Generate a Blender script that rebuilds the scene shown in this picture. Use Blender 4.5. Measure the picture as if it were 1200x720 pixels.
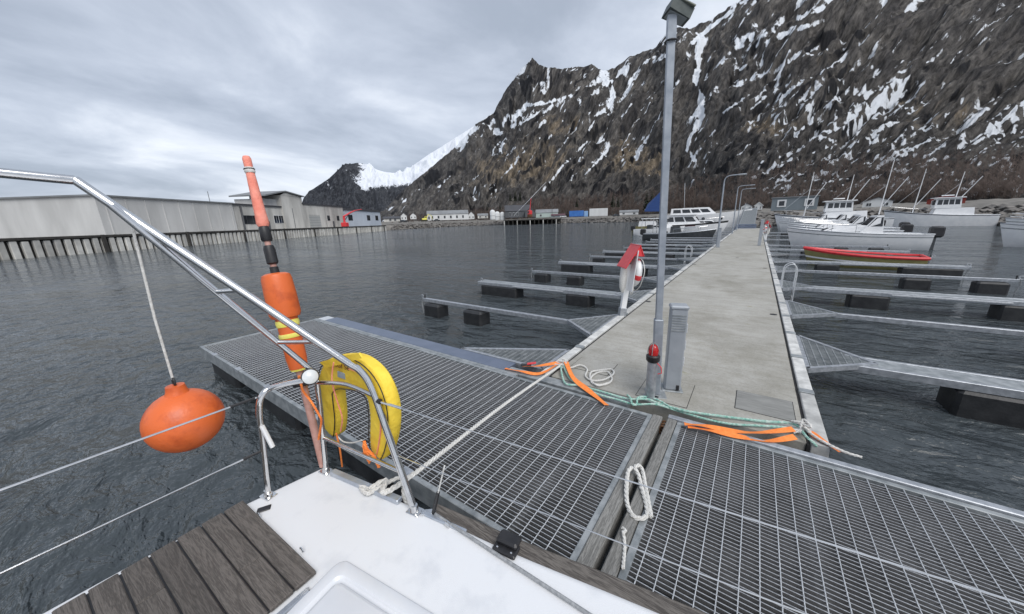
import bpy, math, random
import numpy as np
from mathutils import Vector, Matrix
random.seed(7)
rng = np.random.RandomState(11)
R = math.radians
scene = bpy.context.scene
for o in list(bpy.data.objects): bpy.data.objects.remove(o)
C = scene.collection

# ------------------------------------------------------------------ camera
EYE = 2.70                       # metres above the water
PITCH, ROLL, YAW = R(14.3), R(-1.78), R(35.5)
FPX, CX, CY = 396.0, 600.0, 360.0
hv = Vector((-math.sin(YAW), math.cos(YAW), 0)); rv = Vector((math.cos(YAW), math.sin(YAW), 0)); zv = Vector((0, 0, 1))
FW = hv*math.cos(PITCH) - zv*math.sin(PITCH); u0 = hv*math.sin(PITCH) + zv*math.cos(PITCH)
RR = rv*math.cos(ROLL) + u0*math.sin(ROLL); UU = -rv*math.sin(ROLL) + u0*math.cos(ROLL)
EYEV = Vector((0, 0, EYE))
cam_d = bpy.data.cameras.new('camera'); cam = bpy.data.objects.new('camera', cam_d); C.objects.link(cam)
cam_d.sensor_fit = 'HORIZONTAL'; cam_d.sensor_width = 36; cam_d.lens = 36*FPX/1200
cam_d.clip_start = 0.05; cam_d.clip_end = 12000
M = Matrix.Identity(4)
for i in range(3):
    M[i][0] = RR[i]; M[i][1] = UU[i]; M[i][2] = -FW[i]; M[i][3] = EYEV[i]
cam.matrix_world = M
scene.camera = cam

# ------------------------------------------------------------------ world: overcast sky
SUN_EL, SUN_AZ = R(50), R(118)      # azimuth measured from +Y towards +X
world = bpy.data.worlds.new('World'); scene.world = world; world.use_nodes = True
nt = world.node_tree; N = nt.nodes; L = nt.links; N.clear()
def wn(t, **k):
    n = N.new(t)
    for a, b in k.items(): setattr(n, a, b)
    return n
out = wn('ShaderNodeOutputWorld'); bg = wn('ShaderNodeBackground'); bg.inputs[1].default_value = 0.1
sky = wn('ShaderNodeTexSky', sky_type='NISHITA'); sky.sun_disc = False
sky.sun_elevation = SUN_EL; sky.sun_rotation = SUN_AZ; sky.dust_density = 2.0
tc = wn('ShaderNodeTexCoord'); sep = wn('ShaderNodeSeparateXYZ'); L.new(tc.outputs['Generated'], sep.inputs[0])
def wmath(op, a, b=None):
    n = wn('ShaderNodeMath', operation=op)
    for i, x in enumerate((a, b)):
        if x is None: continue
        if isinstance(x, (int, float)): n.inputs[i].default_value = x
        else: L.new(x, n.inputs[i])
    return n.outputs[0]
zc = wmath('ADD', wmath('MAXIMUM', sep.outputs[2], 0.0), 0.16)
px = wmath('DIVIDE', sep.outputs[0], zc); py = wmath('DIVIDE', sep.outputs[1], zc)
cmb = wn('ShaderNodeCombineXYZ'); L.new(px, cmb.inputs[0]); L.new(py, cmb.inputs[1])
mp = wn('ShaderNodeMapping'); mp.inputs['Rotation'].default_value = (0, 0, R(28)); mp.inputs['Scale'].default_value = (1.0, 0.80, 1); mp.inputs['Location'].default_value = (2.1, 1.15, 0)
L.new(cmb.outputs[0], mp.inputs[0])
n1 = wn('ShaderNodeTexNoise'); n1.inputs['Scale'].default_value = 1.0; n1.inputs['Detail'].default_value = 9; n1.inputs['Roughness'].default_value = .55; n1.inputs['Distortion'].default_value = .35
L.new(mp.outputs[0], n1.inputs['Vector'])
n2 = wn('ShaderNodeTexNoise'); n2.inputs['Scale'].default_value = 0.28; n2.inputs['Detail'].default_value = 3
L.new(mp.outputs[0], n2.inputs['Vector'])
cf = wmath('ADD', wmath('MULTIPLY', n1.outputs[0], .72), wmath('MULTIPLY', n2.outputs[0], .28))
ramp = wn('ShaderNodeValToRGB'); cr = ramp.color_ramp; cr.interpolation = 'B_SPLINE'
cr.elements[0].position = .38; cr.elements[0].color = (.245, .28, .34, 1)
cr.elements[1].position = .66; cr.elements[1].color = (.68, .705, .745, 1)
e = cr.elements.new(.455); e.color = (.325, .362, .43, 1)
e = cr.elements.new(.54); e.color = (.41, .45, .52, 1)
L.new(cf, ramp.inputs[0])
vs = wn('ShaderNodeVectorMath', operation='SCALE'); L.new(ramp.outputs[0], vs.inputs[0]); vs.inputs['Scale'].default_value = 10.0
mix = wn('ShaderNodeMix', data_type='RGBA'); mix.inputs[0].default_value = .93
L.new(sky.outputs[0], mix.inputs[6]); L.new(vs.outputs[0], mix.inputs[7])
L.new(mix.outputs[2], bg.inputs[0]); L.new(bg.outputs[0], out.inputs[0])

sun_d = bpy.data.lights.new('sun', 'SUN'); sun = bpy.data.objects.new('sun', sun_d); C.objects.link(sun)
sun_d.energy = 1.5; sun_d.angle = R(40); sun_d.color = (1, .97, .93)
sd = Vector((math.sin(SUN_AZ)*math.cos(SUN_EL), math.cos(SUN_AZ)*math.cos(SUN_EL), math.sin(SUN_EL)))
sun.rotation_euler = sd.to_track_quat('Z', 'Y').to_euler(); sun.location = (0, 0, 60)
vset = scene.view_settings; vset.view_transform = 'Standard'; vset.look = 'None'; vset.exposure = 0.75; vset.gamma = 1; vset.use_curve_mapping = False
scene.render.engine = 'CYCLES'

# ------------------------------------------------------------------ helpers
def ray(u, v): return RR*((u-CX)/FPX) + UU*((CY-v)/FPX) + FW
def onz(u, v, z):                 # point of the photograph on the level plane z
    d = ray(u, v); return EYEV + d*((z-EYE)/d.z)
def ony(u, v, y): d = ray(u, v); return EYEV + d*(y/d.y)
def ond(u, v, dist): d = ray(u, v); return EYEV + d*(dist/math.hypot(d.x, d.y))

class MB:
    def __init__(s): s.v = []; s.f = []
    def add(s, vs, fs):
        b = len(s.v); s.v += [tuple(x) for x in vs]; s.f += [tuple(i+b for i in f) for f in fs]; return s
    def box(s, lo, hi, mtx=None):
        (a, b, c), (d, e, f) = lo, hi
        vs = [Vector(p) for p in ((a,b,c),(d,b,c),(d,e,c),(a,e,c),(a,b,f),(d,b,f),(d,e,f),(a,e,f))]
        if mtx is not None: vs = [mtx @ p for p in vs]
        return s.add(vs, [(0,3,2,1),(4,5,6,7),(0,1,5,4),(1,2,6,5),(2,3,7,6),(3,0,4,7)])
    def bevbox(s, lo, hi, r=.01, mtx=None):
        # box with chamfered edges on every side
        pts = []
        (a, b, c), (d, e, f) = lo, hi
        rings = []
        def ring(x0, y0, x1, y1, z, k): return [(x0+k,y0,z),(x1-k,y0,z),(x1,y0+k,z),(x1,y1-k,z),(x1-k,y1,z),(x0+k,y1,z),(x0,y1-k,z),(x0,y0+k,z)]
        rings = [ring(a+r,b+r,d-r,e-r,c,r*.6), ring(a,b,d,e,c+r,r), ring(a,b,d,e,f-r,r), ring(a+r,b+r,d-r,e-r,f,r*.6)]
        vs = [Vector(p) for q in rings for p in q]
        if mtx is not None: vs = [mtx @ p for p in vs]
        fs = [tuple(reversed(range(8))), tuple(range(24, 32))]
        for k in range(3):
            for i in range(8):
                j = (i+1) % 8; fs.append((k*8+i, k*8+j, k*8+8+j, k*8+8+i))
        return s.add(vs, fs)
    def tube(s, pts, r, n=8, closed=False, flat=None):
        pts = [Vector(p) for p in pts]; m = len(pts)
        rs = r if isinstance(r, (list, tuple)) else [r]*m
        vs = []; up = None
        for i, p in enumerate(pts):
            if closed: t = pts[(i+1) % m]-pts[i-1]
            else: t = pts[min(i+1, m-1)]-pts[max(i-1, 0)]
            if t.length < 1e-9: t = Vector((0, 0, 1))
            t.normalize()
            if up is None:
                up = Vector((0, 0, 1)) if abs(t.z) < .9 else Vector((1, 0, 0))
            a = t.cross(up)
            if a.length < 1e-6: a = t.cross(Vector((1, 0, 0)))
            a.normalize(); b = a.cross(t).normalized(); up = b
            for k in range(n):
                an = 2*math.pi*k/n
                fx = flat if flat else 1
                vs.append(p + a*math.cos(an)*rs[i] + b*math.sin(an)*rs[i]*fx)
        fs = []
        for i in range(m if closed else m-1):
            for k in range(n):
                i2 = (i+1) % m; k2 = (k+1) % n
                fs.append((i*n+k, i*n+k2, i2*n+k2, i2*n+k))
        if not closed: fs += [tuple(reversed(range(n))), tuple((m-1)*n+k for k in range(n))]
        return s.add(vs, fs)
    def lathe(s, prof, n=24, mtx=None):
        vs = []; fs = []
        for (r, z) in prof:
            for k in range(n):
                a = 2*math.pi*k/n; p = Vector((r*math.cos(a), r*math.sin(a), z)); vs.append(mtx @ p if mtx is not None else p)
        for i in range(len(prof)-1):
            for k in range(n):
                k2 = (k+1) % n; fs.append((i*n+k, i*n+k2, i*n+n+k2, i*n+n+k))
        fs += [tuple(reversed(range(n))), tuple((len(prof)-1)*n+k for k in range(n))]
        return s.add(vs, fs)
    def prism(s, poly, z0, z1, mtx=None):       # poly: list of (x,y) counter-clockwise
        n = len(poly); vs = [Vector((x, y, z0)) for x, y in poly]+[Vector((x, y, z1)) for x, y in poly]
        if mtx is not None: vs = [mtx @ p for p in vs]
        return s.add(vs, [tuple(reversed(range(n))), tuple(range(n, 2*n))]+[(i, (i+1) % n, n+(i+1) % n, n+i) for i in range(n)])
    def mesh(s, name, smooth=False):
        me = bpy.data.meshes.new(name); me.from_pydata([tuple(p) for p in s.v], [], s.f); me.update()
        if smooth:
            me.polygons.foreach_set('use_smooth', [True]*len(me.polygons))
            try: me.set_sharp_from_angle(angle=R(40))
            except Exception: pass
        return me
    def build(s, name, mat, parent=None, smooth=False, loc=None):
        return link(name, s.mesh(name, smooth), mat, parent, loc)
def link(name, me, mat, parent=None, loc=None, rot=None):
    o = bpy.data.objects.new(name, me); C.objects.link(o)
    if mat is not None and not me.materials: me.materials.append(mat)
    if parent is not None: o.parent = parent
    if loc is not None: o.location = loc
    if rot is not None: o.rotation_euler = rot
    return o
def tag(o, label, cat, group=None):
    o['label'] = label; o['category'] = cat
    if group: o['group'] = group
    return o
def thing(name, label, cat, loc=(0, 0, 0), rz=0, group=None):
    o = bpy.data.objects.new(name, None); C.objects.link(o); o.location = loc; o.rotation_euler = (0, 0, rz); o.empty_display_size = .2
    return tag(o, label, cat, group)
def kind(o, k): o['kind'] = k; return o
def spline(pts, n=8, closed=False):            # Catmull-Rom
    pts = [Vector(p) for p in pts]; m = len(pts); o = []
    for i in range(m if closed else m-1):
        g = lambda k: pts[k % m] if closed else pts[max(0, min(m-1, k))]
        a, b, c, d = g(i-1), g(i), g(i+1), g(i+2)
        for k in range(n):
            t = k/n
            o.append(.5*((2*b)+(c-a)*t+(2*a-5*b+4*c-d)*t*t+(3*b-a-3*c+d)*t**3))
    if not closed: o.append(pts[-1])
    return o

# ------------------------------------------------------------------ materials
def pmat(name, c1, c2=None, scale=4, rough=.6, metal=0, bump=0, bscale=None, stretch=(1, 1, 1), detail=6, contrast=(.35, .65), rvar=0, rnd=0, rotz=0, trans=0, spec=None, coat=0):
    m = bpy.data.materials.new(name); m.use_nodes = True; t = m.node_tree; n = t.nodes; l = t.links
    b = n['Principled BSDF']; b.inputs['Roughness'].default_value = rough; b.inputs['Metallic'].default_value = metal
    if spec is not None: b.inputs['Specular IOR Level'].default_value = spec
    if coat: b.inputs['Coat Weight'].default_value = coat; b.inputs['Coat Roughness'].default_value = .08
    b.inputs['Base Color'].default_value = (*c1, 1)
    if c2 is None and not bump: return m
    g = n.new('ShaderNodeNewGeometry'); mp = n.new('ShaderNodeMapping'); mp.inputs['Scale'].default_value = stretch; mp.inputs['Rotation'].default_value = (0, 0, rotz)
    l.new(g.outputs['Position'], mp.inputs[0])
    tx = n.new('ShaderNodeTexNoise'); tx.inputs['Scale'].default_value = scale; tx.inputs['Detail'].default_value = detail; tx.inputs['Roughness'].default_value = .6
    l.new(mp.outputs[0], tx.inputs['Vector'])
    if c2 is not None:
        r = n.new('ShaderNodeValToRGB'); r.color_ramp.elements[0].position = contrast[0]; r.color_ramp.elements[1].position = contrast[1]
        r.color_ramp.elements[0].color = (*c1, 1); r.color_ramp.elements[1].color = (*c2, 1)
        l.new(tx.outputs[0], r.inputs[0]); col = r.outputs[0]
        if rnd:
            oi = n.new('ShaderNodeObjectInfo'); mr = n.new('ShaderNodeMapRange'); mr.inputs[3].default_value = 1-rnd; mr.inputs[4].default_value = 1+rnd
            l.new(oi.outputs['Random'], mr.inputs[0]); sc = n.new('ShaderNodeVectorMath'); sc.operation = 'SCALE'; l.new(col, sc.inputs[0]); l.new(mr.outputs[0], sc.inputs['Scale']); col = sc.outputs[0]
        l.new(col, b.inputs['Base Color'])
    if rvar:
        mr = n.new('ShaderNodeMapRange'); mr.inputs[3].default_value = rough-rvar; mr.inputs[4].default_value = rough+rvar; l.new(tx.outputs[0], mr.inputs[0]); l.new(mr.outputs[0], b.inputs['Roughness'])
    if bump:
        t2 = tx
        if bscale:
            t2 = n.new('ShaderNodeTexNoise'); t2.inputs['Scale'].default_value = bscale; t2.inputs['Detail'].default_value = 5; l.new(mp.outputs[0], t2.inputs['Vector'])
        bp = n.new('ShaderNodeBump'); bp.inputs['Strength'].default_value = 1; bp.inputs['Distance'].default_value = bump
        l.new(t2.outputs[0], bp.inputs['Height']); l.new(bp.outputs[0], b.inputs['Normal'])
    return m

m_zinc = pmat('galvanised_steel', (.30, .32, .345), (.47, .49, .52), 14, .42, .55, .0006, 60, rvar=.12)
m_zincdull = pmat('dull_galvanised_steel', (.20, .22, .23), (.36, .38, .39), 9, .55, .35, .001, 40, rvar=.1)
m_bar = pmat('grating_bar_steel', (.18, .18, .182), (.28, .28, .285), 2.2, .5, .4, .0008, 90, rvar=.1)
m_bartop = pmat('worn_lit_bar_edge', (.30, .31, .325), (.48, .49, .51), 60, .4, .4, detail=3)  # worn bar tops, with the light on them painted in as a paler tone
m_rod = pmat('bright_zinc_rod', (.46, .48, .50), (.66, .68, .70), 30, .45, .25, .001, 130)
m_plate = pmat('blue_grey_zinc_plate', (.13, .16, .22), (.18, .21, .28), 3, .38, .45, .0006, 30, rvar=.1)
m_plastic = pmat('black_float_plastic', (.012, .013, .015), (.03, .031, .033), 6, .5, 0, .003, 25)
m_rubber = pmat('black_rubber', (.012, .012, .013), (.03, .03, .03), 12, .8)
m_white_gel = pmat('white_gelcoat', (.62, .635, .66), (.72, .73, .745), 4.5, .34, 0, .0009, 220, contrast=(.25, .45), detail=9, rvar=.1)
m_gel_edge = pmat('gelcoat_gloss', (.64, .66, .69), (.70, .71, .73), 3, .22)
m_steel = pmat('polished_stainless', (.60, .60, .60), (.70, .70, .70), 20, .14, 1, rvar=.05)
m_alu = pmat('aluminium_rail', (.42, .46, .52), (.55, .58, .62), 8, .38, .7, rvar=.08)
m_orange = pmat('orange_float_plastic', (.46, .075, .02), (.70, .14, .032), 9, .42, 0, .0015, 60, contrast=(.28, .5), detail=10, rvar=.12)
m_orange_strap = pmat('orange_webbing', (.80, .20, .035), (.92, .28, .06), 25, .75, 0, .002, 200)
m_pink = pmat('faded_orange_cloth', (.80, .24, .17), (.88, .34, .26), 12, .8, 0, .006, 40)
m_yellow = pmat('yellow_cover_cloth', (.78, .53, .03), (.90, .66, .07), 5, .62, 0, .014, 16, rvar=.1)
m_ytape = pmat('yellow_tape', (.78, .72, .10), (.88, .82, .22), 20, .5)
m_black = pmat('black_plastic', (.012, .012, .014), (.022, .022, .024), 10, .45)
m_rope = pmat('white_rope', (.52, .51, .48), (.74, .73, .70), 70, .85, 0, .004, 160)
m_grope = pmat('green_rope', (.16, .42, .34), (.55, .66, .60), 28, .85, 0, .004, 160)
m_greyrope = pmat('grey_cord', (.20, .21, .22), (.33, .34, .35), 60, .7)
m_red = pmat('red_paint', (.60, .035, .045), (.70, .06, .065), 8, .4)
m_redlamp = pmat('red_lens', (.35, .01, .012), (.5, .02, .02), 10, .12)
m_greypaint = pmat('grey_painted_steel', (.30, .325, .355), (.36, .385, .415), 4, .42, .15, rvar=.06)
m_post = pmat('grey_post_zinc', (.27, .30, .34), (.38, .41, .45), 7, .45, .35, rvar=.1)
m_stone = pmat('bank_boulders', (.10, .095, .09), (.30, .28, .26), .8, .9, 0, .05, 2.5, rnd=.3)
m_glass = pmat('dark_window_glass', (.02, .024, .03), None, rough=.06)
m_whitepaint = pmat('white_boat_paint', (.70, .71, .72), (.80, .80, .80), 2, .3)
m_darkhull = pmat('dark_grey_hull', (.035, .04, .045), (.06, .065, .07), 3, .35)
m_maroon = pmat('maroon_stripe', (.05, .008, .014), (.09, .014, .022), 4, .3)
m_olive = pmat('olive_hull', (.20, .18, .07), (.27, .24, .10), 3, .4)
m_blue = pmat('blue_tarpaulin', (.007, .035, .14), (.012, .05, .19), 6, .55, 0, .01, 8)
m_rust = pmat('rusty_steel', (.10, .045, .02), (.20, .10, .05), 30, .9, .2, .003, 80)

def concrete_mat():
    m = bpy.data.materials.new('pier_concrete'); m.use_nodes = True; t = m.node_tree; n = t.nodes; l = t.links; b = n['Principled BSDF']
    g = n.new('ShaderNodeNewGeometry')
    def noise(sc, det, stretch, rough=.6):
        mp = n.new('ShaderNodeMapping'); mp.inputs['Scale'].default_value = stretch; l.new(g.outputs['Position'], mp.inputs[0])
        x = n.new('ShaderNodeTexNoise'); x.inputs['Scale'].default_value = sc; x.inputs['Detail'].default_value = det; x.inputs['Roughness'].default_value = rough; l.new(mp.outputs[0], x.inputs['Vector']); return x.outputs[0]
    def ramp(src, p0, c0, p1, c1):
        r = n.new('ShaderNodeValToRGB'); r.color_ramp.elements[0].position = p0; r.color_ramp.elements[0].color = (*c0, 1); r.color_ramp.elements[1].position = p1; r.color_ramp.elements[1].color = (*c1, 1); l.new(src, r.inputs[0]); return r.outputs[0]
    def mult(a, bb, f=1.0):
        x = n.new('ShaderNodeMix'); x.data_type = 'RGBA'; x.blend_type = 'MULTIPLY'; x.inputs[0].default_value = f; l.new(a, x.inputs[6]); l.new(bb, x.inputs[7]); return x.outputs[2]
    base = ramp(noise(1.1, 8, (1, 1, 1)), .3, (.325, .315, .285), .7, (.425, .415, .385))
    streak = ramp(noise(2.6, 8, (.7, 2.6, 1), .7), .34, (.84, .83, .80), .58, (1, 1, 1))
    stain = ramp(noise(.9, 9, (1, .7, 1), .7), .34, (.76, .75, .71), .56, (1, 1, 1))
    speck = ramp(noise(45, 3, (1, 1, 1)), .3, (.82, .82, .82), .55, (1, 1, 1))
    moss = ramp(noise(3.2, 6, (.8, 1, 1)), .66, (1, 1, 1), .76, (.74, .73, .55))
    col = mult(mult(mult(mult(base, streak), stain), speck), moss, .8)
    l.new(col, b.inputs['Base Color']); b.inputs['Roughness'].default_value = .85
    bp = n.new('ShaderNodeBump'); bp.inputs['Distance'].default_value = .004; l.new(noise(30, 6, (.6, 2, 1)), bp.inputs['Height']); l.new(bp.outputs[0], b.inputs['Normal'])
    return m
m_conc = concrete_mat()
m_edge = pmat('weathered_edge_board', (.36, .36, .35), (.58, .58, .56), 7, .75, 0, .002, 40, rnd=.18)
m_hatchplate = pmat('hatch_plate', (.19, .19, .18), (.27, .27, .255), 5, .7, .1, .001, 50, stretch=(1, 6, 1))

def wood_mat(name, c1, c2, sx=(1.2, 14, 14), scale=3.0, rotz=0, dist=1.2, bump=.0012):
    m = bpy.data.materials.new(name); m.use_nodes = True; t = m.node_tree; n = t.nodes; l = t.links; b = n['Principled BSDF']
    tcn = n.new('ShaderNodeTexCoord'); oi = n.new('ShaderNodeObjectInfo'); mp = n.new('ShaderNodeMapping'); mp.inputs['Scale'].default_value = sx; mp.inputs['Rotation'].default_value = (0, 0, rotz)
    ad = n.new('ShaderNodeVectorMath'); ad.operation = 'ADD'; ml = n.new('ShaderNodeVectorMath'); ml.operation = 'SCALE'; ml.inputs[0].default_value = (7.1, 3.3, 5.7); l.new(oi.outputs['Random'], ml.inputs['Scale'])
    l.new(tcn.outputs['Object'], ad.inputs[0]); l.new(ml.outputs[0], ad.inputs[1]); l.new(ad.outputs[0], mp.inputs[0])
    wv = n.new('ShaderNodeTexNoise'); wv.inputs['Scale'].default_value = scale; wv.inputs['Detail'].default_value = 4; wv.inputs['Distortion'].default_value = dist; l.new(mp.outputs[0], wv.inputs['Vector'])
    sn = n.new('ShaderNodeMath'); sn.operation = 'MULTIPLY'; sn.inputs[1].default_value = 26; l.new(wv.outputs[0], sn.inputs[0])
    s2 = n.new('ShaderNodeMath'); s2.operation = 'SINE'; l.new(sn.outputs[0], s2.inputs[0])
    fine = n.new('ShaderNodeTexNoise'); fine.inputs['Scale'].default_value = scale*9; fine.inputs['Detail'].default_value = 6; l.new(mp.outputs[0], fine.inputs['Vector'])
    a = n.new('ShaderNodeMath'); a.operation = 'MULTIPLY_ADD'; a.inputs[1].default_value = .16; l.new(s2.outputs[0], a.inputs[0]); l.new(fine.outputs[0], a.inputs[2])
    r = n.new('ShaderNodeValToRGB'); r.color_ramp.elements[0].position = .3; r.color_ramp.elements[0].color = (*c1, 1); r.color_ramp.elements[1].position = .72; r.color_ramp.elements[1].color = (*c2, 1); l.new(a.outputs[0], r.inputs[0])
    mr = n.new('ShaderNodeMapRange'); mr.inputs[3].default_value = .82; mr.inputs[4].default_value = 1.2; l.new(oi.outputs['Random'], mr.inputs[0]); sc = n.new('ShaderNodeVectorMath'); sc.operation = 'SCALE'; l.new(r.outputs[0], sc.inputs[0]); l.new(mr.outputs[0], sc.inputs['Scale'])
    l.new(sc.outputs[0], b.inputs['Base Color']); b.inputs['Roughness'].default_value = .72
    bp = n.new('ShaderNodeBump'); bp.inputs['Distance'].default_value = bump; l.new(a.outputs[0], bp.inputs['Height']); l.new(bp.outputs[0], b.inputs['Normal'])
    return m
m_teak = wood_mat('weathered_teak', (.058, .051, .045), (.120, .106, .095))
m_timber = wood_mat('weathered_timber', (.06, .052, .046), (.15, .135, .12), sx=(1, 10, 10))
m_beamwood = wood_mat('grey_timber_beam', (.13, .128, .12), (.27, .265, .25), sx=(14, 1, 14))

def water_mat():
    m = bpy.data.materials.new('harbour_water'); m.use_nodes = True; t = m.node_tree; n = t.nodes; l = t.links; b = n['Principled BSDF']
    b.inputs['Base Color'].default_value = (.050, .060, .066, 1); b.inputs['Roughness'].default_value = .05; b.inputs['IOR'].default_value = 1.333
    g = n.new('ShaderNodeNewGeometry')
    def noise(sc, det, stretch, rot, rough=.5, dist=0):
        mp = n.new('ShaderNodeMapping'); mp.inputs['Scale'].default_value = stretch; mp.inputs['Rotation'].default_value = (0, 0, rot); l.new(g.outputs['Position'], mp.inputs[0])
        x = n.new('ShaderNodeTexNoise'); x.inputs['Scale'].default_value = sc; x.inputs['Detail'].default_value = det; x.inputs['Roughness'].default_value = rough; x.inputs['Distortion'].default_value = dist; l.new(mp.outputs[0], x.inputs['Vector']); return x.outputs[0]
    h1 = noise(1.55, 4, (1, 1.9, 1), R(-25), .55, .4); h2 = noise(.38, 3, (1, 1.7, 1), R(12), .55, .3); h3 = noise(6.0, 3, (1, 1.7, 1), R(-40), .5, .3)
    a = n.new('ShaderNodeMath'); a.operation = 'MULTIPLY_ADD'; a.inputs[1].default_value = 2.6; l.new(h2, a.inputs[0]); l.new(h1, a.inputs[2])
    a2 = n.new('ShaderNodeMath'); a2.operation = 'MULTIPLY_ADD'; a2.inputs[1].default_value = .2; l.new(h3, a2.inputs[0]); l.new(a.outputs[0], a2.inputs[2])
    gust = n.new('ShaderNodeMapRange'); gust.inputs[1].default_value = .35; gust.inputs[2].default_value = .65; gust.inputs[3].default_value = .55; gust.inputs[4].default_value = 1.5; l.new(noise(.05, 4, (1, 2.2, 1), R(20), .55), gust.inputs[0])
    gm = n.new('ShaderNodeMath'); gm.operation = 'MULTIPLY'; l.new(a2.outputs[0], gm.inputs[0]); l.new(gust.outputs[0], gm.inputs[1]); a2 = gm
    bp = n.new('ShaderNodeBump'); bp.inputs['Distance'].default_value = .24; bp.inputs['Strength'].default_value = 1.0; l.new(a2.outputs[0], bp.inputs['Height']); l.new(bp.outputs[0], b.inputs['Normal'])
    return m
m_water = water_mat()

# ------------------------------------------------------------------ water
w = MB(); w.add([(-3200, -3200, 0), (3200, -3200, 0), (3200, 3200, 0), (-3200, 3200, 0)], [(0, 1, 2, 3)])
kind(w.build('water', m_water), 'structure')

# ------------------------------------------------------------------ numeric noise for the terrain
def _hash(ix, iy, seed):
    h = (ix.astype(np.int64)*374761393 + iy.astype(np.int64)*668265263 + seed*1274126177) & 0xffffffff
    h = ((h ^ (h >> 13))*1274126177) & 0xffffffff
    return ((h ^ (h >> 16)) & 0xffff)/65535.0
def vnoise(x, y, seed=0):
    ix = np.floor(x); iy = np.floor(y); fx = x-ix; fy = y-iy
    fx = fx*fx*fx*(fx*(fx*6-15)+10); fy = fy*fy*fy*(fy*(fy*6-15)+10)
    a = _hash(ix, iy, seed); b = _hash(ix+1, iy, seed); c = _hash(ix, iy+1, seed); d = _hash(ix+1, iy+1, seed)
    return (a*(1-fx)+b*fx)*(1-fy)+(c*(1-fx)+d*fx)*fy
def fbm(x, y, o=4, seed=0, ridged=False, gain=.5):
    s = 0; a = 1; t = 0
    for k in range(o):
        v = vnoise(x*2**k+k*17.3, y*2**k-k*9.7, seed+k)
        if ridged: v = 1-np.abs(2*v-1)
        s = s+a*v; t += a; a *= gain
    return s/t
def proj_px(X, Y, Z):
    P = np.stack([X, Y, Z-EYE], -1); w_ = P@np.array(FW); return CX+FPX*(P@np.array(RR))/w_, CY-FPX*(P@np.array(UU))/w_
def sky_table(pts):
    ph = []; te = []
    for (u, v) in pts:
        d = ray(u, v); ph.append(math.atan2(d.x, d.y)); te.append(d.z/math.hypot(d.x, d.y))
    return np.array(ph), np.array(te)
def smooth_step(a, b, x): t = np.clip((x-a)/(b-a), 0, 1); return t*t*(3-2*t)
def seg_field(px_, py_, lines):                 # how far inside a streak every point lies (0..1)
    o = np.zeros_like(px_)
    for wd, st, pts in lines:
        best = np.full_like(px_, 1e9)
        for (x0, y0), (x1, y1) in zip(pts[:-1], pts[1:]):
            dx, dy = x1-x0, y1-y0; t = np.clip(((px_-x0)*dx+(py_-y0)*dy)/(dx*dx+dy*dy+1e-9), 0, 1)
            best = np.minimum(best, np.hypot(px_-x0-t*dx, py_-y0-t*dy))
        o = np.maximum(o, st*(1-smooth_step(wd*.25, wd*1.5, best)))
    return o
def grid_mesh(name, X, Y, Z, uvU, uvV, attrs, mat):
    nr, nc = X.shape; me = bpy.data.meshes.new(name)
    co = np.stack([X, Y, Z], -1).reshape(-1, 3)
    i = np.arange(nr*nc).reshape(nr, nc); q = np.stack([i[:-1, :-1], i[:-1, 1:], i[1:, 1:], i[1:, :-1]], -1).reshape(-1, 4)
    me.vertices.add(len(co)); me.vertices.foreach_set('co', co.ravel().astype(np.float32))
    me.loops.add(q.size); me.loops.foreach_set('vertex_index', q.ravel().astype(np.int32))
    me.polygons.add(len(q)); me.polygons.foreach_set('loop_start', np.arange(0, q.size, 4, dtype=np.int32)); me.polygons.foreach_set('loop_total', np.full(len(q), 4, np.int32))
    me.polygons.foreach_set('use_smooth', np.ones(len(q), bool))
    me.update(calc_edges=True)
    a = me.attributes.new('rockuv', 'FLOAT_VECTOR', 'POINT'); a.data.foreach_set('vector', np.stack([uvU, uvV, np.zeros_like(uvU)], -1).reshape(-1).astype(np.float32))
    for k, v in attrs.items():
        a = me.attributes.new(k, 'FLOAT', 'POINT'); a.data.foreach_set('value', v.reshape(-1).astype(np.float32))
    me.validate()
    return link(name, me, mat)

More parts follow.
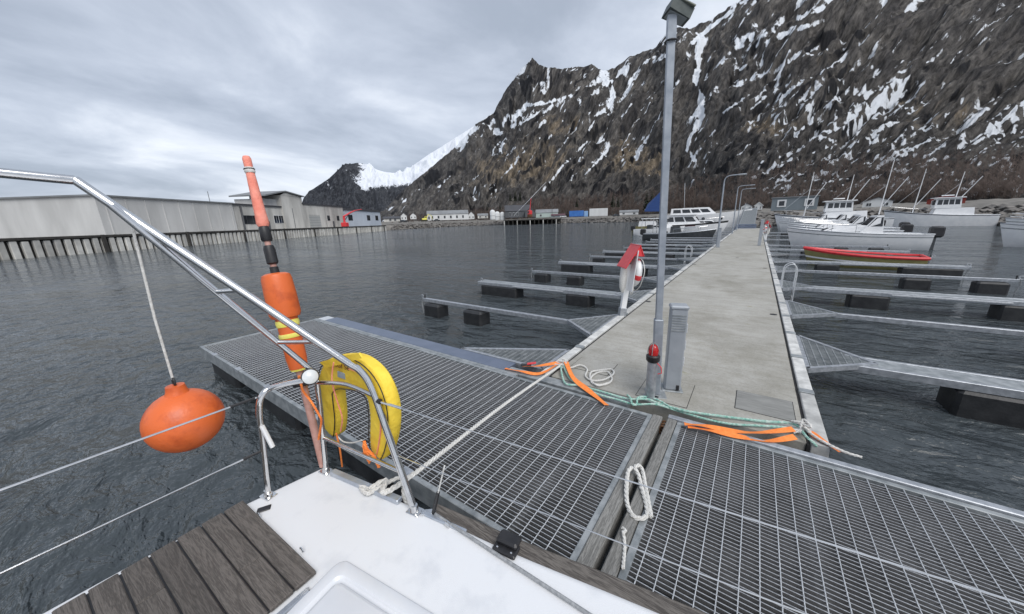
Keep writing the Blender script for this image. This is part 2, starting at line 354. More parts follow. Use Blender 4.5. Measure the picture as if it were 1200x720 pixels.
def rock_mat(name, rock1, rock2, brown, dark, snowcol, diag=R(45)):
    m = bpy.data.materials.new(name); m.use_nodes = True; t = m.node_tree; n = t.nodes; l = t.links; b = n['Principled BSDF']; b.inputs['Roughness'].default_value = .95; b.inputs['Specular IOR Level'].default_value = .1
    av = n.new('ShaderNodeAttribute'); av.attribute_name = 'rockuv'
    def noise(sc, det, stretch, rot, rough=.6):
        mp = n.new('ShaderNodeMapping'); mp.inputs['Rotation'].default_value = (0, 0, rot); l.new(av.outputs['Vector'], mp.inputs[0])
        m2 = n.new('ShaderNodeMapping'); m2.inputs['Scale'].default_value = stretch; l.new(mp.outputs[0], m2.inputs[0])
        x = n.new('ShaderNodeTexNoise'); x.inputs['Scale'].default_value = sc; x.inputs['Detail'].default_value = det; x.inputs['Roughness'].default_value = rough; l.new(m2.outputs[0], x.inputs['Vector']); return x.outputs[0]
    def attr(nm): a = n.new('ShaderNodeAttribute'); a.attribute_name = nm; return a.outputs['Fac']
    def mth(op, a, bb, c=None):
        x = n.new('ShaderNodeMath'); x.operation = op
        for i, q in enumerate((a, bb, c)):
            if q is None: continue
            if isinstance(q, (int, float)): x.inputs[i].default_value = q
            else: l.new(q, x.inputs[i])
        return x.outputs[0]
    def sstep(src, lo, hi):
        r = n.new('ShaderNodeMapRange'); r.interpolation_type = 'SMOOTHSTEP'; r.inputs[1].default_value = lo; r.inputs[2].default_value = hi; l.new(src, r.inputs[0]); return r.outputs[0]
    def mixc(f, a, bb):
        x = n.new('ShaderNodeMix'); x.data_type = 'RGBA'
        l.new(f, x.inputs[0])
        for i, q in ((6, a), (7, bb)):
            if isinstance(q, tuple): x.inputs[i].default_value = (*q, 1)
            else: l.new(q, x.inputs[i])
        return x.outputs[2]
    nd = noise(.042, 7, (.55, 1.5, 1), -diag, .70)      # streaks running down the fall line
    ns = noise(.085, 7, (1, 1, 1), 0, .68)
    nh = noise(.095, 6, (.75, 1.5, 1), R(-12), .68)            # short level ledges
    c = mixc(sstep(nd, .36, .64), rock1, rock2)
    c = mixc(sstep(mth('ADD', attr('brown'), mth('MULTIPLY', mth('SUBTRACT', nd, .5), 2.2)), .35, .75), c, brown)
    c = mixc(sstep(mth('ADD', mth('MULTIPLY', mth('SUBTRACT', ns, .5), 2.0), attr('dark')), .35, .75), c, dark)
    gr = noise(.20, 4, (.5, 1.5, 1), -diag, .75)
    gs = n.new('ShaderNodeVectorMath'); gs.operation = 'SCALE'; l.new(c, gs.inputs[0]); l.new(mth('MAXIMUM', mth('ADD', mth('MULTIPLY', mth('SUBTRACT', gr, .5), 4.2), 1.0), .25), gs.inputs['Scale']); c = gs.outputs[0]
    sn = mth('ADD', mth('ADD', attr('snow'), mth('MULTIPLY', mth('SUBTRACT', gr, .5), 1.1)), mth('ADD', mth('MULTIPLY', mth('SUBTRACT', nh, .5), 1.0), mth('MULTIPLY', mth('SUBTRACT', nd, .5), .6)))
    c = mixc(sstep(sn, -.04, .20), c, snowcol)
    l.new(c, b.inputs['Base Color'])
    bp = n.new('ShaderNodeBump'); bp.inputs['Distance'].default_value = 8; bp.inputs['Strength'].default_value = .8; l.new(mth('ADD', nd, mth('MULTIPLY', ns, .8)), bp.inputs['Height']); l.new(bp.outputs[0], b.inputs['Normal'])
    return m
m_rock = rock_mat('mountain_rock', (.038, .036, .036), (.100, .093, .086), (.150, .122, .090), (.018, .018, .020), (.66, .69, .73))
m_rockfar = rock_mat('far_mountain_rock', (.032, .035, .042), (.060, .064, .072), (.09, .085, .075), (.024, .026, .032), (.68, .71, .76))

# main mountain
sk = [(430, 252), (450, 247), (473, 222), (512, 190), (535, 171), (557, 146), (578, 133), (590, 110), (601, 94), (612, 80), (624, 68), (632, 76), (644, 79), (656, 80), (670, 79), (684, 79), (693, 74), (701, 81), (712, 82), (724, 78),
      (737, 67), (748, 63), (768, 56), (778, 42), (786, 34), (797, 32), (809, 34), (820, 28), (832, 23), (846, 14), (862, 3), (880, -10), (905, -26), (935, -44), (960, -58), (1000, -70), (1050, -84), (1100, -70), (1150, -76), (1200, -58), (1300, -40), (1600, -60), (2600, -40)]
sph, ste = sky_table(sk)
kp, kB, kR = zip(*[(430, 420, 1500), (560, 350, 1350), (625, 330, 1180), (740, 300, 1080), (800, 230, 1000), (860, 165, 960), (960, 150, 900), (1200, 140, 820), (2600, 140, 800)])
kph = sky_table([(a, 250) for a in kp])[0]
NC, NR_ = 860, 380
phi = np.concatenate([np.linspace(sph[0], R(22), 900), np.linspace(R(22.4), R(75), 100)])
te = np.interp(phi, sph, ste); B = np.interp(phi, kph, kB); RD = np.interp(phi, kph, kR)
s = np.concatenate([np.linspace(0, 1, NR_)**1.55, 1+np.linspace(.02, .5, 14)])
S, PH = np.meshgrid(s, phi, indexing='ij')
Sc = np.minimum(S, 1); over = np.maximum(S-1, 0)
rad = B[None]+(RD-B)[None]*S
zr = te[None]*RD[None]+EYE
prof = Sc**1.22
U = PH*800.0; V = 800*np.arctan((.9+(zr-3.6)*prof)/(B[None]+(RD-B)[None]*Sc))
a_ = (U+V)*.7071; b_ = (U-V)*.7071
Z = 3.6+(zr-3.6)*prof - over*zr*1.1
env = np.clip(Sc/.12, 0, 1)*np.clip((1-Sc)/.2, .05, 1)
scale_h = np.clip((zr-3)/300, 0, 1)
# tilted rock ledges: treads and risers climbing to the right, broken up by noise
wp = (fbm(U/70, V/70, 4, 41)-.5)*60+(fbm(U/18, V/18, 3, 47)-.5)*12
def ledges(th, per, seed, mk):
    c_ = (V*math.cos(th)-U*math.sin(th)+wp)/per; fr = c_-np.floor(c_)
    row = np.floor(c_); along = (U*math.cos(th)+V*math.sin(th))
    m_ = smooth_step(.42, .62, fbm(along/mk+row*7.31, row*3.77, 3, seed)); tread = smooth_step(.05, .25, fr)*(1-smooth_step(.5, .72, fr))
    return (fr-smooth_step(.62, 1, fr))*m_, tread*m_, smooth_step(.62, .8, fr)*(1-smooth_step(.92, 1, fr))*m_
L1 = ledges(R(36), 26, 61, 45); L2 = ledges(R(30), 11, 67, 24); L3 = ledges(R(48), 17, 73, 30)
gul = fbm(b_/70, a_/420, 4, 3, True); crag = fbm(a_/46, b_/17, 5, 9, True); big = fbm(U/150, V/130, 3, 21)
Z += scale_h*env*(rad/900)*((gul-.6)*60 + (crag-.55)*34 + (big-.5)*62 - (L1[0]*18+L2[0]*8+L3[0]*11))
Z += scale_h*np.clip((Sc-.9)/.1, 0, 1)*(fbm(U/7, V/30, 3, 31)-.5)*7
X = rad*np.sin(PH); Y = rad*np.cos(PH)
pxx, pyy = proj_px(X, Y, Z)
snow_lines = [
 (4.5, .9, [(822,46),(819,62),(817,80),(815,94)]), (2.6, .8, [(815,94),(820,108),(822,118)]), (4.5, .85, [(822,112),(821,128),(816,146)]), (3, .55, [(816,146),(808,163),(806,176),(813,187)]),
 (2.2, .7, [(812,50),(826,38),(840,27),(856,14)]), (1.5, .6, [(868,4),(882,-4)]), (3, .5, [(884,2),(876,14)]),
 (5.5, .6, [(944,-4),(930,10),(917,22),(906,36)]), (6, .5, [(906,36),(890,44),(872,46),(858,46)]), (6, .42, [(862,52),(880,54),(896,48)]), (3, .4, [(855,62),(846,74),(836,82)]),
 (4, .5, [(964,24),(948,31),(930,35),(914,42)]), (4, .5, [(964,10),(950,14),(936,20)]),
 (3.5, .45, [(856,102),(872,95),(890,90),(906,86),(918,76),(930,68),(944,60)]), (3.5,.45,[(938,66),(946,60),(962,52)]), (1.8, .55, [(848,132),(862,122),(878,112)]),
 (2.0,.5,[(826,92),(836,76)]),
 (5.5, .5, [(707,84),(712,97),(719,108),(719,118)]), (6.5, .42, [(719,114),(712,128),(703,142),(696,152)]), (2, .55, [(750,86),(742,98),(732,112),(724,120)]), (2.5,.4,[(768,66),(756,74),(750,84)]), (4,.4,[(700,94),(690,100)]), (3,.4,[(780,66),(766,72)]),
 (2.6, .6, [(669,113),(654,117),(638,121),(616,124)]), (2.8, .6, [(662,118),(646,126),(630,134),(614,141),(600,148)]), (4,.5,[(665,116),(656,124)]), (4.5, .55, [(607,132),(598,140),(588,146)]), (5, .55, [(600,136),(590,146),(583,156)]), (4,.5,[(616,132),(606,142)]),
 (2.5,.5,[(664,130),(660,142)]), (2.5, .4, [(640,140),(628,152)]), (2, .5, [(606,170),(596,182),(590,192)]), (1.6,.45,[(648,156),(636,170),(624,184)]), (1.6,.45,[(690,164),(676,178),(664,190)]), (1.8,.5,[(672,182),(658,196),(648,210),(634,226)]),
 (1.4,.45,[(616,176),(604,192)]), (1.4,.4,[(586,166),(574,180)]), (3.5,.5,[(758,162),(752,172),(744,186)]), (3,.3,[(756,158),(742,162)]),
 (1.5,.5,[(676,150),(664,164),(654,178)]), (1.3,.5,[(712,176),(698,192),(684,206)]), (1.4,.5,[(540,196),(526,208),(514,220)]), (1.2,.5,[(600,196),(586,210),(574,222)]), (1.6,.5,[(890,60),(880,72),(868,82)]), (1.5,.5,[(912,104),(894,116),(880,128)]), (2,.5,[(940,96),(928,104),(916,116)]), (1.5,.5,[(838,60),(830,72)]), (1.6,.5,[(780,92),(770,104),(764,116)]), (1.4,.5,[(790,120),(778,132)]), (1.4,.5,[(740,122),(728,138)]), (2,.5,[(800,84),(792,98)]),
 (5, .6, [(556,150),(546,158),(536,170)]), (2.2,.5,[(548,166),(538,178)]), (1.5,.5,[(492,222),(480,230),(472,238)]), (1.4,.45,[(582,222),(570,232)]), (1.3,.4,[(560,206),(548,216)]), (2,.4,[(594,160),(586,176)]),
]
sf = seg_field(pxx, pyy, snow_lines)
patch = fbm(U/60, V/40, 3, 51)
fine_ = fbm(a_/15, b_/5.5, 3, 91); pock = fbm(a_/44, b_/15, 3, 95)
spec_ = fbm(U/5, V/3.6, 2, 101); strk = np.clip((fbm(a_/150, b_/13, 2, 105, True)-.80)/.2, 0, 1)*smooth_step(.45, .6, fbm(a_/60, b_/40, 2, 109))*(1-smooth_step(175, 205, pyy))
snow = -.61 + sf*1.45 + strk*1.0 + (patch-.5)*.5 + (L1[1]*.30+L2[1]*.26+L3[1]*.22)*smooth_step(.05, .3, Sc) - (L1[2]+L2[2]*.7+L3[2])*.25 + (fine_-.5)*.85 + (pock-.5)*.45 + (spec_-.5)*.65
snow += .16*smooth_step(.62, .9, Sc)*smooth_step(560, 640, pxx)
zone = smooth_step(875, 915, pxx)*smooth_step(75, 115, pyy)*(1-smooth_step(215, 245, pyy)); snow += zone*(.22+(spec_-.5)*1.3)
zone = smooth_step(790, 830, pxx)*smooth_step(140, 165, pyy)*(1-smooth_step(205, 240, pyy)); snow += .10*zone
snow += .07*smooth_step(560, 620, pxx)*smooth_step(110, 150, pyy)*(1-smooth_step(205, 240, pyy))
brown = np.zeros_like(pxx)+.10*smooth_step(.05, .2, Sc)*(1-smooth_step(.55, .8, Sc))
for (x, y, rx, ry, k) in [(590, 200, 60, 22, .5), (640, 178, 45, 30, .35), (735, 185, 30, 22, .55), (900, 148, 35, 15, .5), (770, 200, 30, 30, .3), (655, 145, 25, 14, .4), (960, 70, 30, 15, .3), (1060, 130, 80, 30, .3)]:
    brown += k*np.exp(-((pxx-x)/rx)**2-((pyy-y)/ry)**2)
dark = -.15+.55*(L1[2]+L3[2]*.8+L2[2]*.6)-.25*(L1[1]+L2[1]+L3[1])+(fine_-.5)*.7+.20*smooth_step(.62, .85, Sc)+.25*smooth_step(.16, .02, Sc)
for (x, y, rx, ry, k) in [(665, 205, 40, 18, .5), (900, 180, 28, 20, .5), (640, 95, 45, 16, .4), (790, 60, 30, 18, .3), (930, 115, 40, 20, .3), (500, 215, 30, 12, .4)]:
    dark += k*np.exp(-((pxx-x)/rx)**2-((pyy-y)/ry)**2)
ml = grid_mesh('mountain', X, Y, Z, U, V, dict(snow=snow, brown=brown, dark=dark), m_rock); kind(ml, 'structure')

# far mountain with the snowy saddle
sk2 = [(330, 258), (352, 243), (362, 225), (372, 218), (386, 209), (396, 199), (402, 194), (410, 193), (420, 191), (430, 193), (440, 198), (450, 201), (462, 203), (472, 203), (486, 193), (502, 181), (520, 170), (540, 158), (556, 147), (575, 134), (600, 130), (640, 140)]
p2, t2 = sky_table(sk2)
phi2 = np.linspace(p2[0], p2[-1], 330); te2 = np.interp(phi2, p2, t2)
s2_ = np.concatenate([np.linspace(0, 1, 130), [1.05, 1.15, 1.4]]); S, PH = np.meshgrid(s2_, phi2, indexing='ij'); Sc = np.minimum(S, 1); over = np.maximum(S-1, 0)
B2, R2_ = 1500., 2600.; rad = B2+(R2_-B2)*S; zr = te2[None]*R2_+EYE; U = PH*1800; V = Sc*420
Z = 2+(zr-2)*Sc**1.1-over*zr
env = np.clip(Sc/.1, 0, 1)*np.clip((1-Sc)/.06, .1, 1); sh = np.clip(zr/300, 0, 1)
Z += sh*env*((fbm(U/90, V/140, 4, 71, True)-.6)*110+(fbm(U/30, V/40, 4, 75, True)-.55)*35)
X = rad*np.sin(PH); Y = rad*np.cos(PH); pxx, pyy = proj_px(X, Y, Z)
snow = -.55+1.0*smooth_step(0, 1, (pxx-408)/26)*(1-smooth_step(0, 14, pyy-(214+(pxx-440)*-.12)))+.25*smooth_step(425, 440, pxx)*(1-smooth_step(205, 222, pyy))
snow += .35*seg_field(pxx, pyy, [(3, 1, [(406, 200), (418, 212), (428, 222)]), (3, 1, [(384, 214), (390, 224)])])
snow += .9*smooth_step(462, 480, pxx)*(1-smooth_step(4, 16, pyy-np.interp(pxx, [460, 560, 600], [206, 146, 130])))
snow += (fbm(U/16, V/9, 4, 83)-.5)*.7+.06
dk = .1+.4*(1-smooth_step(400, 430, pxx))+(fbm(U/12, V/12, 3, 87)-.5)*1.2
ml2 = grid_mesh('far_mountain', X, Y, Z, U, V, dict(snow=snow, brown=np.zeros_like(snow)-.3, dark=dk), m_rockfar); kind(ml2, 'structure')

# ------------------------------------------------------------------ shore ground
rs_px = [(430, 190), (452, 185), (480, 205), (500, 225), (560, 265), (590, 262), (640, 248), (690, 240), (735, 215), (780, 150), (830, 100), (870, 92), (960, 90), (1200, 84), (1600, 80), (2600, 80)]
rph = np.array([math.atan2(ray(u, 250).x, ray(u, 250).y) for u, _ in rs_px]); rrs = np.array([r for _, r in rs_px], float)
phg = np.linspace(rph[0], R(75), 500)
Rs = np.interp(phg, rph, rrs)+(fbm(phg*40, phg*0+2, 3, 5)-.5)*7
Bg = np.interp(phg, kph, kB)
rows = []
for (f0, add, z) in [(0, -3, -1.2), (0, 0, -.2), (0, 3.5, 1.3), (0, 7, 2.3), (0, 14, 2.7), (.5, 0, 3.2), (1, 8, 4.4), (1, 30, 6)]:
    rr_ = Rs*(1-f0)+np.maximum(Bg, Rs+25)*f0+add
    rows.append((rr_, z+(fbm(phg*160, phg*0+add, 3, 8)-.5)*(1.0 if z < 3 else .5)))
rad = np.array([r for r, _ in rows]); Zg = np.array([z for _, z in rows]); PHg = np.tile(phg, (len(rows), 1))
m_ground = pmat('shore_gravel', (.10, .095, .085), (.22, .205, .185), .35, .95, 0, .1, 1.2)
g = grid_mesh('shore_ground', rad*np.sin(PHg), rad*np.cos(PHg), Zg, PHg, Zg, {}, m_ground); kind(g, 'structure')
def shore_r(ph): return float(np.interp(ph, phg, Rs))
# boulders of the bank
def boulder(mb, c, r):
    vs = []
    for (x, y, z) in [(1,0,0),(-1,0,0),(0,1,0),(0,-1,0),(0,0,1),(0,0,-1),(.6,.6,.5),(-.6,.6,.5),(.6,-.6,.5),(-.6,-.6,.5)]:
        k = r*random.uniform(.65, 1.15); vs.append((c[0]+x*k*1.2, c[1]+y*k, c[2]+z*k*.75))
    mb.add(vs, [(0,6,8),(6,0,2),(0,8,3),(1,9,7),(1,7,2),(9,1,3),(6,2,7),(8,9,3),(4,8,6),(4,6,7),(4,7,9),(4,9,8),(5,2,0),(5,0,3),(5,3,1),(5,1,2)])
mb = MB()
for i in range(2600):
    ph = random.uniform(rph[1]+.01, R(24)); r0 = shore_r(ph); k = random.random(); r_ = r0+k*8-1
    boulder(mb, (r_*math.sin(ph), r_*math.cos(ph), -.1+k*2.6), random.uniform(.3, 1.0)*(.7+r0/420))
o = mb.build('rock_bank', m_stone); kind(o, 'stuff'); o['label'] = 'tumbled grey boulders along the far shore at the waterline'

# ------------------------------------------------------------------ concrete pier
PX0, PX1, PY0, PY1, PZ = -2.36, 0.83, 3.98, 64.0, 0.50
pier = thing('concrete_pier', 'long pale concrete floating pier running straight out to the gangway', 'pier', (0, 0, 0))
cuts = [PY0, 15.9, 27.9, 39.9, 51.9, PY1]
for a, b in zip(cuts[:-1], cuts[1:]):
    MB().bevbox((PX0+.17, a+.015, -.45), (PX1-.17, b-.015, PZ), .012).build('deck_slab', m_conc, pier)
    MB().box((PX0+.20, b-.014, -.4), (PX1-.20, b+.014, PZ-.05)).build('joint_seal', m_rubber, pier)
for sx, x0, x1 in ((-1, PX0, PX0+.14), (1, PX1-.14, PX1)):
    y = PY0; seg = MB().bevbox((x0, 0, PZ-.16), (x1, 1.18, PZ+.022), .008).mesh('edge_board')
    clip = MB().bevbox((x0-.006, 0, PZ-.12), (x1+.004, .11, PZ+.03), .006).mesh('edge_clamp')
    k = 0
    while y < PY1-1.2:
        link('edge_board', seg, m_edge, pier, (0, y, 0))
        link('edge_clamp', clip, m_zincdull, pier, (0, y+1.195, 0)) if k % 2 == 0 or sx > 0 else None
        y += 1.32 if (k % 2 == 0 or sx > 0) else 1.19; k += 1
    xs = (PX0+.143, PX0+.168) if sx < 0 else (PX1-.168, PX1-.143)
    MB().box((xs[0], PY0, PZ-.3), (xs[1], PY1, PZ-.012)).build('rubber_strip', m_rubber, pier)
# covers and plates let into the deck
def plate(x0, y0, x1, y1, mat, name, t=.006):
    MB().box((x0-.007, y0-.007, PZ-.01), (x1+.007, y1+.007, PZ+.0025)).build('recess_rim', m_rubber, pier)
    return MB().bevbox((x0, y0, PZ-.01), (x1, y1, PZ+t), .002).build(name, mat, pier)
plate(.05, 4.36, .60, 4.86, m_hatchplate, 'cover_plate'); plate(-2.08, 4.40, -1.50, 4.86, m_conc, 'cover_plate')
plate(-1.0, 4.06, -.42, 4.72, m_conc, 'cover_plate')
for (x, y) in ((-2.12, 9.25), (.55, 9.26), (-2.1, 17.5), (.5, 17.3), (-.6, 21.0)):
    MB().lathe([(.06, PZ-.02), (.07, PZ+.004), (.05, PZ+.006)], 14).build('lifting_socket', m_black, pier).location = (x, y, 0)
# long floats underneath
for a, b in zip(cuts[:-1], cuts[1:]): pass

# ------------------------------------------------------------------ grating platforms
def platform(name, label, x0, x1, y0, y1, z, side):
    t = thing(name, label, 'pontoon', (x0, y0, z)); Lx, Ly = x1-x0, y1-y0
    bar = MB().box((.05, -.0029, -.032), (Lx-.05, .0029, -.003)).mesh('bearing_bar')
    n = int((Ly-.12)/.0345)
    bar.materials.append(m_bar); bar.materials.append(m_bartop); bar.polygons[1].material_index = 1  # pale top, darker sides: light and gap shade put into the bar colours
    for i in range(n): link('bearing_bar', bar, m_bar, t, (0, .075+i*.0345, random.uniform(-.0012, .0012)), (random.uniform(-.05, .05), 0, 0))
    rod = MB()
    # twisted square rod: a row of short slices turned step by step
    m = int((Ly-.1)/.017); pts = [(0, .05+j*(Ly-.1)/m, 0) for j in range(m+1)]
    vs = []; fs = []
    for j, p in enumerate(pts):
        a = j*.7
        for k in range(4):
            an = a+k*math.pi/2; vs.append((math.cos(an)*.0036, p[1], -.0022+math.sin(an)*.0036))
    for j in range(m):
        for k in range(4): k2 = (k+1) % 4; fs.append((j*4+k, j*4+k2, j*4+4+k2, j*4+4+k))
    rod.add(vs, fs); rodm = rod.mesh('cross_rod')
    nx = int((Lx-.14)/.1055)
    for i in range(nx): link('cross_rod', rodm, m_rod, t, (.10+i*.1055, 0, random.uniform(0, .001)))
    # steel frame
    for (a, b) in (((0, 0, -.20), (Lx, .05, .008)), ((0, Ly-.05, -.20), (Lx, Ly, .008))):
        MB().bevbox(a, b, .005).build('edge_beam', m_zincdull, t)
    for (a, b) in (((0, .052, -.20), (.05, Ly-.052, .006)), ((Lx-.05, .052, -.20), (Lx, Ly-.052, .006))):
        MB().bevbox(a, b, .005).build('end_beam', m_zincdull, t)
    k = 0; x = 1.05
    while x < Lx-.5:
        MB().box((x-.035, .053, -.12), (x+.035, Ly-.053, -.034)).build('cross_beam', m_zincdull, t); x += 1.055
    for xx in (np.arange(.9, Lx-.4, 2.3)):
        for yy in (.06, Ly-.06-.75):
            MB().bevbox((xx-.65, yy, -.66), (xx+.65, yy+.75, -.205), .05).build('float', m_plastic, t)
    return t
GY0, GY1 = 1.53, 3.70
gl = platform('grating_pontoon', 'long steel grating pontoon beyond the yellow horseshoe lifebuoy', -8.62, -.71, GY0, GY1, PZ, -1)
gr = platform('grating_pontoon', 'steel grating pontoon right of the narrow gap, below the orange straps', -.455, 7.6, GY0, GY1, PZ, 1)
# timber beams either side of the gap
MB().bevbox((7.912, 0, -.14), (7.912+.105, 2.17, .022), .008).build('timber_beam', m_beamwood, gl)
MB().bevbox((-.098, 0, -.14), (-.004, 2.17, .022), .008).build('timber_beam', m_beamwood, gr)
# bright angle iron along the far edge of the right pontoon, hinge rings in the gap
MB().bevbox((-.10, 2.175, -.06), (8.0, 2.245, .03), .006).build('angle_iron', m_zinc, gr)
MB().bevbox((0, 2.175, -.10), (6.0, 2.24, .012), .006).build('angle_iron', m_zincdull, gl)
for k in range(3):
    mb = MB(); mb.tube([(8.045+.03*math.cos(a), 2.02+k*.055, -.06+.05*math.sin(a)) for a in np.linspace(0, 2*math.pi, 14, endpoint=False)], .011, 6, True); mb.build('hinge_ring', m_rust, gl, True)
MB().box((8.02, .05, -.16), (8.06, .16, -.03)).build('hinge_pin', m_rust, gl)
# smooth blue-grey plate along its far side
MB().bevbox((.35, 2.25, -.12), (5.75, 2.55, .01), .006).build('edge_plate', m_plate, gl)
MB().bevbox((.02, 2.25, -.12), (.345, 2.5, .006), .006).build('edge_plate_end', m_rod, gl)
MB().bevbox((5.76, 2.25, -.10), (7.6, 2.42, .0), .006).build('edge_plate_end', m_zincdull, gl)
MB().bevbox((.4, 2.30, -.6), (1.9, 2.62, -.13), .05).build('float', m_plastic, gl); MB().bevbox((3.2, 2.30, -.6), (4.7, 2.62, -.13), .05).build('float', m_plastic, gl)
# bolted tabs along the near edge
for x in (.75, 1.95, 3.1, 4.6, 6.2): MB().bevbox((x, -.006, -.05), (x+.12, .07, .013), .004).build('joint_tab', m_zinc, gl)

# ------------------------------------------------------------------ finger piers
def net_triangle(t, P, z, mat=m_zincdull):
    # a gusset of grating: outline frame and fine bars clipped to the triangle
    a, b, c = [Vector((p[0], p[1], z)) for p in P]
    mb = MB()
    for p, q in ((a, b), (b, c), (c, a)):
        d = (q-p).normalized(); nrm = Vector((-d.y, d.x, 0))*.03
        mb.add([p+nrm+Vector((0,0,.012)), p-nrm+Vector((0,0,.012)), q-nrm+Vector((0,0,.012)), q+nrm+Vector((0,0,.012)), p+nrm-Vector((0,0,.06)), p-nrm-Vector((0,0,.06)), q-nrm-Vector((0,0,.06)), q+nrm-Vector((0,0,.06))], [(0,1,2,3),(7,6,5,4),(0,4,5,1),(1,5,6,2),(2,6,7,3),(3,7,4,0)])
    mb.build('gusset_frame', m_zinc, t)
    ys = [p[1] for p in P]; net = MB(); y = min(ys)+.03
    while y < max(ys)-.02:
        xs = []
        for (p, q) in ((P[0], P[1]), (P[1], P[2]), (P[2], P[0])):
            if (p[1]-y)*(q[1]-y) < 0: k = (y-p[1])/(q[1]-p[1]); xs.append(p[0]+k*(q[0]-p[0]))
        if len(xs) == 2: net.box((min(xs), y-.004, z-.022), (max(xs), y+.004, z))
        y += .036
    xs_ = [p[0] for p in P]; x = min(xs_)+.05
    while x < max(xs_)-.02:
        yy = []
        for (p, q) in ((P[0], P[1]), (P[1], P[2]), (P[2], P[0])):
            if (p[0]-x)*(q[0]-x) < 0: k = (x-p[0])/(q[0]-p[0]); yy.append(p[1]+k*(q[1]-p[1]))
        if len(yy) == 2: net.box((x-.005, min(yy), z-.02), (x+.005, max(yy), z+.003))
        x += .09
    kind(net.build('gusset_mesh', mat, t), 'stuff')
def finger(side, y, wide, label, L_=5.9, grp=None):
    t = thing('finger_pier', label, 'finger pier', (PX0-.01 if side < 0 else PX1+.01, y, PZ), 0 if side > 0 else math.pi, grp)
    # local +x points away from the pier
    z = -.03
    if wide:
        MB().bevbox((.55, -.24, z-.10), (L_, -.18, z+.01), .006).build('side_beam', m_zinc, t); MB().bevbox((.55, .18, z-.10), (L_, .24, z+.01), .006).build('side_beam', m_zinc, t)
        MB().bevbox((.55, -.178, z-.03), (L_-.01, .178, z), .004).build('walkway_deck', m_zincdull, t)
        MB().bevbox((L_+.002, -.24, z-.12), (L_+.05, .24, z+.02), .006).build('end_plate', m_zinc, t)
        for a, b in ((L_-1.75, L_-.12), (1.6, 2.4)): MB().bevbox((a, -.27, -.66), (b, .27, z-.103), .04).build('float', m_plastic, t)
        MB().bevbox((L_-3.6, .243, z-.06), (L_-1.6, .262, z-.02), .004).build('wear_strip', m_rod, t)
        MB().bevbox((L_-3.6, -.262, z-.06), (L_-1.6, -.243, z-.02), .004).build('wear_strip', m_rod, t)
    else:
        MB().bevbox((.8, -.05, z-.09), (L_, .05, z+.015), .008).build('boom_beam', m_zinc, t)
        for a in (L_-.85, L_-2.45): MB().bevbox((a, -.22, -.62), (a+.66, .22, z-.10), .05).build('float', m_plastic, t)
        mb = MB(); mb.tube([(L_-.06, 0, z), (L_-.06, 0, z+.13)], .018, 8); mb.build('end_post', m_black, t)
    rp = spline([(L_-.03, .0, z+.10), (L_+.06, .03, -.15), (L_+.02, .05, -.42), (L_+.03, .06, -.55)], 5)
    mb = MB(); mb.tube(rp, .012, 6); mb.build('hanging_line', m_greyrope, t, True)
    # an eye bolt with a line up from the tip
    mb = MB(); mb.tube([(L_+.04+.05*math.cos(a), .05*math.sin(a)*.3, z+.06+.05*math.sin(a)) for a in np.linspace(0, 2*math.pi, 12, endpoint=False)], .012, 6, True); mb.build('eye_ring', m_zinc, t)
    s_ = -1 if side < 0 else 1
    net_triangle(t, [(.02, s_*-.72), (.86, -.02*s_), (.02, s_*.98)], z+.012)
    return t
ORD = ['nearest', 'second', 'third', 'fourth', 'fifth', 'sixth', 'seventh', 'eighth', 'ninth', 'tenth', 'eleventh', 'twelfth', 'thirteenth', 'fourteenth']
LY = [6.72, 9.95, 13.1, 16.6, 19.9, 23.2, 26.5, 29.8, 33.1, 36.4, 39.7, 46.3, 52.9]
for i, y in enumerate(LY):
    w_ = i % 2 == 1
    finger(-1, y, w_, '%s %s left of the pier, from the grating' % (ORD[i], 'walkway finger with long black float' if w_ else 'slim boom with two black floats'), 5.75 if not w_ else 6.1, 'mooring fingers left of the pier')
RY = [6.9, 10.1, 13.5, 17.4, 20.7, 24.0, 27.3, 30.6, 37.2, 43.8, 50.4]
for i, y in enumerate(RY):
    w_ = i % 2 == 0
    finger(1, y, w_, '%s %s right of the concrete pier, counted from the grating' % (ORD[i], 'wide walkway finger' if w_ else 'slim mooring boom'), 6.0, 'mooring fingers right of the pier')
# corner gusset between the left pontoon and the pier
cg = thing('corner_gusset', 'triangular mesh corner plate between blue-grey edge plate and concrete pier', 'gusset', (0, 0, PZ-.012))
net_triangle(cg, [(-4.1, 4.14), (-2.42, 4.14), (-2.42, 5.05)], 0)

# ------------------------------------------------------------------ lamp post
lp = thing('lamp_post', 'tall slim grey lamp post with floodlight, standing beside the grey power pedestal', 'lamp post', (-.80, 4.22, PZ))
lean = Vector((-.115, -.08, 0))/4.0
def lpz(z): return Vector((lean.x*z, lean.y*z, z))
Ml = Matrix.Identity(4); Ml[0][2] = lean.x; Ml[1][2] = lean.y
rot = Matrix.Rotation(R(20), 4, 'Z')
MB().bevbox((-.05, -.05, .012), (.05, .05, 1.0), .008, Ml @ rot).build('post_base', m_post, lp)
MB().bevbox((-.12, -.12, 0), (.12, .12, .012), .004, rot).build('foot_plate', m_zincdull, lp)
MB().bevbox((-.037, -.037, .99), (.037, .037, 3.88), .006, Ml @ rot).build('mast', m_post, lp)
MB().bevbox((-.043, -.043, 3.86), (.043, .043, 4.10), .006, Ml @ rot).build('mast_head', m_post, lp)
mb = MB(); mb.tube([lpz(3.88)+Vector((.056*math.cos(a), .056*math.sin(a), 0)) for a in np.linspace(0, 6.283, 16, endpoint=False)], .009, 6, True); mb.build('clamp_ring', m_black, lp)
hd = lpz(4.10)
Mh = Matrix.Translation(hd+Vector((.055, .04, .02))) @ Matrix.Scale(.62, 4) @ Matrix.Rotation(R(35), 4, 'Z') @ Matrix.Rotation(R(24), 4, 'Y')
